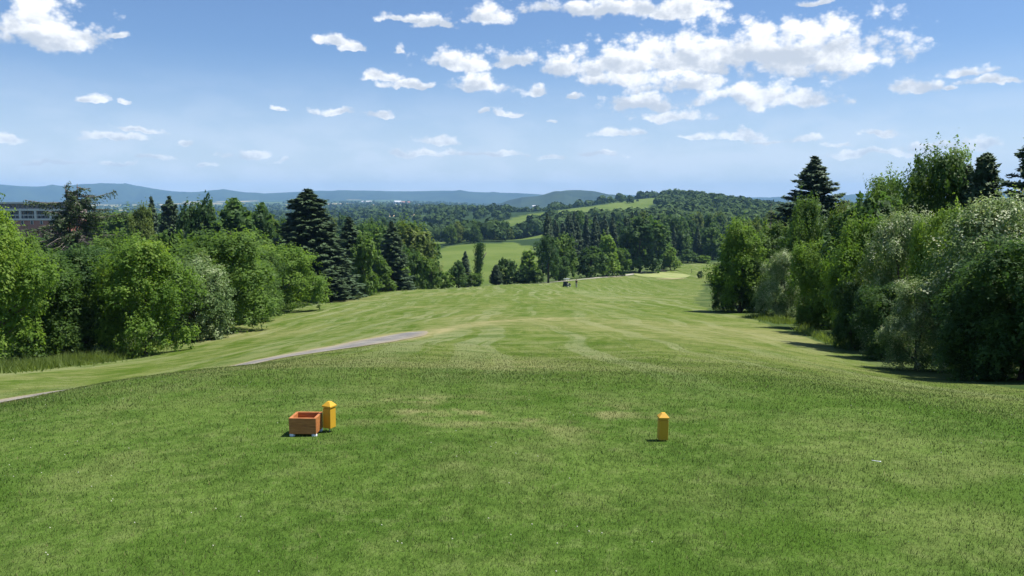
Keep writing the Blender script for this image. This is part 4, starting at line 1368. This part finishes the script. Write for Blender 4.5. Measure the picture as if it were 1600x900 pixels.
# clover heads
n = 260
cxr, cya = np.exp(rng.uniform(math.log(3.4), math.log(11), n)), rng.uniform(-0.66, 0.66, n)
cx_, cy_ = cxr * np.sin(cya), cxr * np.cos(cya)
k = fnoise(cx_ / 1.8, cy_ / 1.8, 81, 3) + 0.22 * (cx_ < -0.3 * cy_) > 0.64
cx_, cy_ = cx_[k], cy_[k]
cz_ = hgt(cx_, cy_) + 0.035
u = np.array([(1, 0, 0), (-1, 0, 0), (0, 1, 0), (0, -1, 0), (0, 0, 1), (0, 0, -1)], float) * 0.0050
fo = np.array([(0, 2, 4), (2, 1, 4), (1, 3, 4), (3, 0, 4), (2, 0, 5), (1, 2, 5), (3, 1, 5), (0, 3, 5)])
Vc = (np.stack([cx_, cy_, cz_], -1)[:, None] + u[None]).reshape(-1, 3)
Fc = (np.arange(len(cx_))[:, None, None] * 6 + fo[None]).reshape(-1, 3)
M['clover'] = finish(*new_mat('clover_white'), (0.45, 0.46, 0.33), 0.8, 0.2)
tag(obj('clover_flowers', mesh_np('clover_flowers', Vc, Fc, M['clover'])), 'tiny white clover heads scattered in the tee grass', 'flowers', kind='stuff')

# ------------------------------------------------------------------ tee furniture
def tee_marker(px, py, Y, rz, label, hover):
    x, y, _ = pix(px, py, Y)
    g = gz(x, y)
    o = bpy.data.objects.new('tee_marker', None)
    COL.objects.link(o)
    o.location = (x, y, g)
    o.rotation_euler = (0, 0.015, rz)
    tag(o, label, 'tee marker', 'yellow tee markers')
    s = 0.071
    MB().box((0, 0, hover + 0.078), (s, s, 0.156)).build('post', M['yellow'], o, bevel=0.003)
    MB().box((0, 0, hover + 0.1615), (s * 0.86, s * 0.86, 0.011)).build('groove', M['yellow'], o)
    # cap: square slab with a four-sided roof
    h = 0.0410
    z0, z1, z2 = hover + 0.167, hover + 0.178, hover + 0.209
    mb = MB()
    mb.v = [(-h, -h, z0), (h, -h, z0), (h, h, z0), (-h, h, z0), (-h, -h, z1), (h, -h, z1), (h, h, z1), (-h, h, z1)]
    t = 0.013
    mb.v += [(-t, -t, z2), (t, -t, z2), (t, t, z2), (-t, t, z2)]
    mb.f = [[0, 3, 2, 1], [8, 9, 10, 11]] + [[a, (a + 1) % 4, 4 + (a + 1) % 4, 4 + a] for a in range(4)] + [[4 + a, 4 + (a + 1) % 4, 8 + (a + 1) % 4, 8 + a] for a in range(4)]
    mb.build('cap', M['yellow'], o, bevel=0.0015)
    MB().tube([(0, 0, -0.05), (0, 0, hover + 0.002)], [0.004, 0.004], 8).build('spike', M['steel'], o, smooth=True)
    return o


tee_marker(1035, 688, 5.95, 0.02, 'yellow pyramid-topped tee marker standing alone on the right', 0.012)
tee_marker(515, 676, 6.06, -0.42, 'yellow pyramid-topped tee marker right behind the wooden box', 0.035)

bxp = pix(480, 681, 6.02)
bo = bpy.data.objects.new('wooden_box', None)
COL.objects.link(bo)
bg = gz(bxp[0], 6.02)
bo.location = (bxp[0] + 0.0, 6.0, bg)
bo.rotation_euler = (0, 0, math.radians(-2))
bo.scale = (1.05, 1.05, 1.05)
tag(bo, 'open orange-brown wooden box on golf ball feet beside a yellow marker', 'box')
bw, bd, bh_, th, fz = 0.200, 0.185, 0.120, 0.019, 0.024
zc = fz + bh_ / 2
hb = bh_ / 2 - 0.0008
for lv in (0, 1):                       # each wall is two boards high
    zb_ = fz + bh_ * (0.25 + 0.5 * lv)
    MB().box((0, -bd / 2 + th / 2 - 0.0012 * lv, zb_), (bw + 0.001 * lv, th, hb)).build('board', M['cedar'], bo, bevel=0.0018)
    MB().box((0, bd / 2 - th / 2, zb_), (bw, th, hb)).build('board', M['cedar'], bo, bevel=0.0018)
    for s_ in (-1, 1):
        MB().box((s_ * (bw / 2 - th / 2), 0, zb_ - 0.0006), (th, bd - 2 * th - 0.003, hb - 0.0008)).build('board', M['cedar'], bo, bevel=0.0018)
MB().box((0, 0, fz + 0.012), (bw - 2 * th - 0.001, bd - 2 * th - 0.001, 0.014)).build('bottom_board', M['cedar'], bo)
bm = bmesh.new()
bmesh.ops.create_icosphere(bm, subdivisions=3, radius=0.0214)
foot_me = bpy.data.meshes.new('ball_foot')
bm.to_mesh(foot_me)
bm.free()
m_, T_ = new_mat('golf_ball')
tc_ = T_.node('ShaderNodeTexCoord')
vo_ = T_.node('ShaderNodeTexVoronoi')
T_.l.new(tc_.outputs['Object'], vo_.inputs['Vector'])
vo_.inputs['Scale'].default_value = 260
finish(m_, T_, (0.78, 0.79, 0.80), 0.3, 0.5, vo_.outputs['Distance'], 0.0006, 0.7)
foot_me.materials.append(m_)
for p in foot_me.polygons:
    p.use_smooth = True
for sx_, sy_ in ((-1, -1), (1, -1), (1, 1), (-1, 1)):
    obj('ball_foot', foot_me, bo, (sx_ * (bw / 2 - 0.018), sy_ * (bd / 2 - 0.018), 0.0100))

# white tee lying in the grass
wx_, wy_, _ = pix(1368, 740, 5.1)
zt = gz(wx_, wy_)
mb = MB()
mb.tube([(-0.030, 0, 0), (-0.024, 0, 0), (0.018, 0, 0.001), (0.024, 0, 0.001), (0.029, 0, 0.001)], [0.0006, 0.002, 0.0023, 0.0045, 0.0058], 10)
tee = mb.build('golf_tee', M['white'], None, (wx_, wy_, zt + 0.034), smooth=True)
tee.rotation_euler = (0, 0.12, -0.25)
tag(tee, 'small white golf tee lying in the grass at lower right', 'golf tee')

# ------------------------------------------------------------------ golf cart and people on the fairway
cxp = pix(885.5, 453, 152)
cart = bpy.data.objects.new('golf_cart', None)
COL.objects.link(cart)
cart.location = (cxp[0], 152, gz(cxp[0], 152))
cart.rotation_euler = (0, 0, math.radians(65))
cart.scale = (0.86, 0.86, 0.86)
tag(cart, 'small dark golf cart parked on the far fairway beside a golfer', 'golf cart')
mb = MB()
mb.v = [(x, s * 0.55, z) for s in (-1, 1) for x, z in ((-1.1, .28), (1.15, .28), (1.2, .55), (.85, .82), (.62, .40), (-.05, .38), (-.12, .66), (-1.05, .74))]
mb.f = [list(range(8))[::-1], list(range(8, 16))] + [[i, (i + 1) % 8, 8 + (i + 1) % 8, 8 + i] for i in range(8)]
mb.build('body', M['cart_paint'], cart, bevel=0.03)
MB().box((-.30, 0, .74), (.48, 1.0, .14)).build('seat', M['cloth_pale'], cart, bevel=0.03)
MB().box((-.56, 0, 1.05), (.12, 1.0, .42)).build('backrest', M['cloth_dark'], cart, bevel=0.03)
MB().box((-.12, 0, 1.86), (1.75, 1.15, .07)).build('roof', M['canopy'], cart, bevel=0.03)
for x0, x1 in ((.78, .60), (-.95, -.85)):
    for s in (-1, 1):
        MB().tube([(x0, s * .5, .7), (x1, s * .5, 1.84)], [.02, .02], 6).build('roof_post', M['black'], cart)
mb = MB()
mb.box((-.98, 0, .95), (.30, .8, .75))
mb.build('golf_bag', M['cloth_dark'], cart, bevel=0.06)
MB().tube([(.42, .25, .95), (.62, .25, .72)], [.015, .015], 6).build('steering_column', M['black'], cart)
for x in (-.78, .82):
    for s in (-1, 1):
        w_o = MB().tube([(x, s * .40, .23), (x, s * .60, .23)], [.23, .23], 14).build('wheel', M['black'], cart)
        MB().tube([(x, s * .601, .23), (x, s * .612, .23)], [.12, .12], 12).build('rim', M['white'], w_o)


def skin_body(name, joints, bones, mat, parent):
    me = bpy.data.meshes.new(name + '_cage')
    me.from_pydata([j[0] for j in joints], bones, [])
    o = bpy.data.objects.new(name + '_cage', me)
    COL.objects.link(o)
    md = o.modifiers.new('skin', 'SKIN')
    me.skin_vertices.new() if not me.skin_vertices else None
    for i, j in enumerate(joints):
        me.skin_vertices[0].data[i].radius = j[1] if isinstance(j[1], tuple) else (j[1], j[1])
        me.skin_vertices[0].data[i].use_root = (i == 0)
    o.modifiers.new('sub', 'SUBSURF').levels = 2
    dg = bpy.context.evaluated_depsgraph_get()
    dg.update()
    nm = bpy.data.meshes.new_from_object(o.evaluated_get(dg))
    bpy.data.objects.remove(o)
    bpy.data.meshes.remove(me)
    nm.name = name
    nm.materials.clear()
    nm.materials.append(mat)
    for p in nm.polygons:
        p.use_smooth = True
    return obj(name, nm, parent)


def person(px, py, Y, rz, label, top, legs):
    x = pix(px, py, Y)[0]
    o = bpy.data.objects.new('person', None)
    COL.objects.link(o)
    o.location = (x, Y, gz(x, Y))
    o.rotation_euler = (0, 0, rz)
    tag(o, label, 'person')
    J = [((0, 0, .95), (.15, .11)), ((0, .01, 1.15), (.14, .10)), ((0, .02, 1.38), (.17, .11)), ((0, .02, 1.50), (.06, .06)), ((0, 0.0, 1.60), (.085, .095)), ((0, 0.0, 1.71), (.075, .085)),
         ((-.20, .02, 1.41), .055), ((-.27, -.05, 1.16), .043), ((-.14, -.24, 1.00), .033), ((-.10, -.29, .96), .035),
         ((.20, .02, 1.41), .055), ((.27, -.05, 1.16), .043), ((.14, -.24, 1.00), .033), ((.10, -.29, .96), .035),
         ((-.11, 0, .85), .095), ((-.13, -.03, .48), .062), ((-.14, .02, .09), .042), ((-.15, -.14, .04), .038),
         ((.11, 0, .85), .095), ((.14, -.03, .48), .062), ((.16, .02, .09), .042), ((.17, -.14, .04), .038)]
    B = [(0, 1), (1, 2), (2, 3), (3, 4), (4, 5), (2, 6), (6, 7), (7, 8), (8, 9), (2, 10), (10, 11), (11, 12), (12, 13), (0, 14), (14, 15), (15, 16), (16, 17), (0, 18), (18, 19), (19, 20), (20, 21)]
    skin_body('body', J, B, M['skin'], o)
    JS = [((0, 0, .93), (.175, .13)), ((0, .01, 1.15), (.165, .12)), ((0, .02, 1.38), (.19, .13)), ((0, .02, 1.47), (.075, .075)), ((-.20, .02, 1.41), .075), ((-.25, -.03, 1.22), .06), ((.20, .02, 1.41), .075), ((.25, -.03, 1.22), .06)]
    skin_body('shirt', JS, [(0, 1), (1, 2), (2, 3), (2, 4), (4, 5), (2, 6), (6, 7)], top, o)
    JT = [((0, 0, .93), (.165, .125)), ((-.11, 0, .85), .115), ((-.13, -.03, .48), .085), ((-.14, .02, .12), .068), ((.11, 0, .85), .115), ((.14, -.03, .48), .085), ((.16, .02, .12), .068)]
    skin_body('trousers', JT, [(0, 1), (1, 2), (2, 3), (0, 4), (4, 5), (5, 6)], legs, o)
    skin_body('hair', [((0, .02, 1.66), (.088, .095)), ((0, .01, 1.74), (.08, .085))], [(0, 1)], M['hair'], o)
    return o


person(900.5, 453, 150, 2.2, 'golfer in a dark top and pale trousers standing right of the cart', M['cloth_dark'], M['cloth_pale'])

# small fixtures near the green
def fixture(name, px, Y, label, cat, build):
    x = pix(px, 430, Y)[0]
    o = bpy.data.objects.new(name, None)
    COL.objects.link(o)
    o.location = (x, Y, gz(x, Y))
    tag(o, label, cat)
    build(o)


def _washer(o):
    MB().tube([(0, 0, -.1), (0, 0, .75)], [.05, .05], 8).build('post', M['black'], o)
    MB().box((0, 0, .98), (.34, .26, .46)).build('housing', M['black'], o, bevel=.03)


def _bin(o):
    MB().tube([(0, 0, 0), (0, 0, .08), (0, 0, .72)], [.24, .26, .30], 14).build('bin_body', M['black'], o)
    MB().tube([(0, 0, .721), (0, 0, .78), (0, 0, .82)], [.32, .30, .12], 14).build('lid', M['black'], o)


def _post(o):
    MB().tube([(0, 0, -.1), (0, 0, 1.25)], [.06, .06], 8).build('post', M['black'], o)
    MB().box((0, 0, 1.33), (.16, .16, .14)).build('cap', M['black'], o, bevel=.02)


fixture('ball_washer', 960.5, 241, 'thin dark post with a box top beside the far path', 'ball washer', _washer)
fixture('litter_bin', 964.5, 242, 'small squat dark bin beside the thin post at the far path', 'bin', _bin)
fixture('marker_post', 1080.5, 262, 'slim dark post on the grass right of the putting green', 'post', _post)
r_ = random.Random(8)
mb = MB()
for k in range(70):
    a = r_.uniform(0, 3.14)
    l_ = r_.uniform(.5, 1.2)
    c_ = Vector((r_.gauss(0, .75), r_.gauss(0, .4), 0))
    c_.z = max(0.04, 1.05 * math.exp(-(c_.x ** 2) / 1.3 - c_.y ** 2 / .6) * r_.uniform(.2, 1))
    mb.tube([c_ - Vector((math.cos(a), math.sin(a) * .6, r_.uniform(-.2, .2))) * l_ * .5, c_ + Vector((math.cos(a), math.sin(a) * .6, r_.uniform(-.2, .2))) * l_ * .5], [.06, .035], 5)
bpx = pix(1033, 424, 270)[0]
tag(mb.build('brush_pile', M['bark_dead'], None, (bpx, 270, gz(bpx, 270))), 'low pinkish-brown brush pile behind the putting green', 'brush pile')

# ------------------------------------------------------------------ building on the left
BY = 300.0
u0 = pix(-70, 316, BY)
ztop = u0[2]
px_m = BY / F_PX
bld = bpy.data.objects.new('balcony_building', None)
COL.objects.link(bld)
xl, xr = pix(-90, 316, BY)[0], pix(104, 316, BY)[0]
bc = (xl + xr) / 2
bld.location = (bc, BY, ztop - 16)
tag(bld, 'long brick and white building with dark balconies behind the left trees', 'building')
hw = (xr - xl) / 2


def zz(py):
    return 16 + (316 - py) * px_m


def bxm(name, x0, x1, pz0, pz1, y0, y1, mat):
    return MB().box(((x0 + x1) / 2, (y0 + y1) / 2, (zz(pz0) + zz(pz1)) / 2), (x1 - x0, y1 - y0, abs(zz(pz0) - zz(pz1)))).build(name, mat, bld)


bxm('core_wall', -hw, hw, 318.2, 343.5, 2.2, 14, M['mauve'])
bxm('roof_slab', -hw - .5, hw + .5, 315.6, 318, -.3, 14.5, M['concrete'])
bxm('brick_wall', -hw, hw, 344.2, 382, 0, 14, M['brick'])
bxm('floor_slab', -hw, hw, 326.0, 329.2, -.4, 2.19, M['concrete'])
bxm('floor_slab', -hw, hw, 341.2, 344.0, -.4, 2.19, M['concrete'])
bxm('balcony_rail', -hw, hw, 335.2, 336.4, -.35, -.2, M['concrete'])
nwin = 26
wmesh, pmesh, bmesh_, brw = None, None, None, None
for k in range(nwin):
    x = -hw + (k + .5) * 2 * hw / nwin
    # top storey window with pane, shaded storeys behind the rail, white window in the brick
    if wmesh is None:
        wmesh = MB().box((0, 0, 0), (.95, .12, 1.5)).mesh('window', M['concrete'])
        pmesh = MB().box((0, -.08, 0), (.75, .06, 1.3)).mesh('pane', M['glass'])
        bmesh_ = MB().box((0, 0, 0), (1.35, .10, 1.35)).mesh('balcony_door', M['glass'])
        brw = MB().box((0, 0, 0), (1.0, .14, 1.35)).mesh('window', M['white'])
    w_o = obj('window', wmesh, bld, (x, 2.13, zz(322.3)))
    obj('pane', pmesh, w_o)
    obj('balcony_door', bmesh_, bld, (x, 2.14, zz(332.6)))
    obj('balcony_door', bmesh_, bld, (x, 2.14, zz(338.8)))
    if k % 2 == 0:
        w_o = obj('window', brw, bld, (x, -.06, zz(347.5)))
        obj('pane', pmesh, w_o)
for k in range(9):
    x = -hw + .4 + k * (2 * hw - .8) / 8
    bxm('column', x - .35, x + .35, 329.2, 341.2, -.42, .2, M['concrete'])
for k in range(30):
    x = -hw + .3 + k * (2 * hw - .6) / 29
    bxm('rail_post', x - .05, x + .05, 336.4, 341.2, -.30, -.22, M['concrete'])

# ------------------------------------------------------------------ bright sheds far out on the plain
def shed(px, py, Y, w, d, h, rz, mat, label):
    p = pix(px, py, Y)
    o = bpy.data.objects.new('shed', None)
    COL.objects.link(o)
    o.location = (p[0], Y, p[2] - h)
    o.location.z = max(gz(p[0], Y), p[2] - h)
    o.rotation_euler = (0, 0, rz)
    tag(o, label, 'shed', 'sheds on the far plain')
    MB().box((0, 0, h / 2), (w, d, h)).build('wall', M['concrete'], o)
    mb = MB()
    mb.v = [(-w / 2 - .5, -d / 2 - .5, h), (w / 2 + .5, -d / 2 - .5, h), (w / 2 + .5, d / 2 + .5, h), (-w / 2 - .5, d / 2 + .5, h), (-w / 2 - .5, 0, h * 1.6), (w / 2 + .5, 0, h * 1.6)]
    mb.f = [[0, 1, 5, 4], [2, 3, 4, 5], [0, 4, 3], [1, 2, 5], [0, 3, 2, 1]]
    mb.build('roof', mat, o)


shed(621, 323.5, 4300, 36, 40, 11, 0.4, M['canopy_white'], 'pale roofed shed far out on the plain, largest of the sheds')
shed(634, 323.5, 4250, 45, 25, 9, 0.2, M['brick'], 'reddish shed right of the large pale one on the plain')
shed(836, 322.5, 3800, 26, 18, 8, 0.2, M['white'], 'tiny white shed below the blue-green hill')
shed(573, 324.5, 4900, 60, 20, 8, 0.1, M['concrete'], 'long low shed left of the large pale one on the plain')

# ------------------------------------------------------------------ haze
hz_m = bpy.data.materials.new('haze_air')
hz_m.use_nodes = True
T = NT(hz_m.node_tree)
o_ = T.node('ShaderNodeOutputMaterial')
pv = T.node('ShaderNodeVolumePrincipled')
pv.inputs['Color'].default_value = (0.33, 0.60, 1.0, 1)
pv.inputs['Density'].default_value = 0.000088
pv.inputs['Anisotropy'].default_value = 0.0
T.l.new(pv.outputs[0], o_.inputs['Volume'])
hz = MB().box((0, 0, 105), (24000, 24000, 320)).build('haze', hz_m)
tag(hz, 'thin summer haze over the valley', 'haze', kind='stuff')
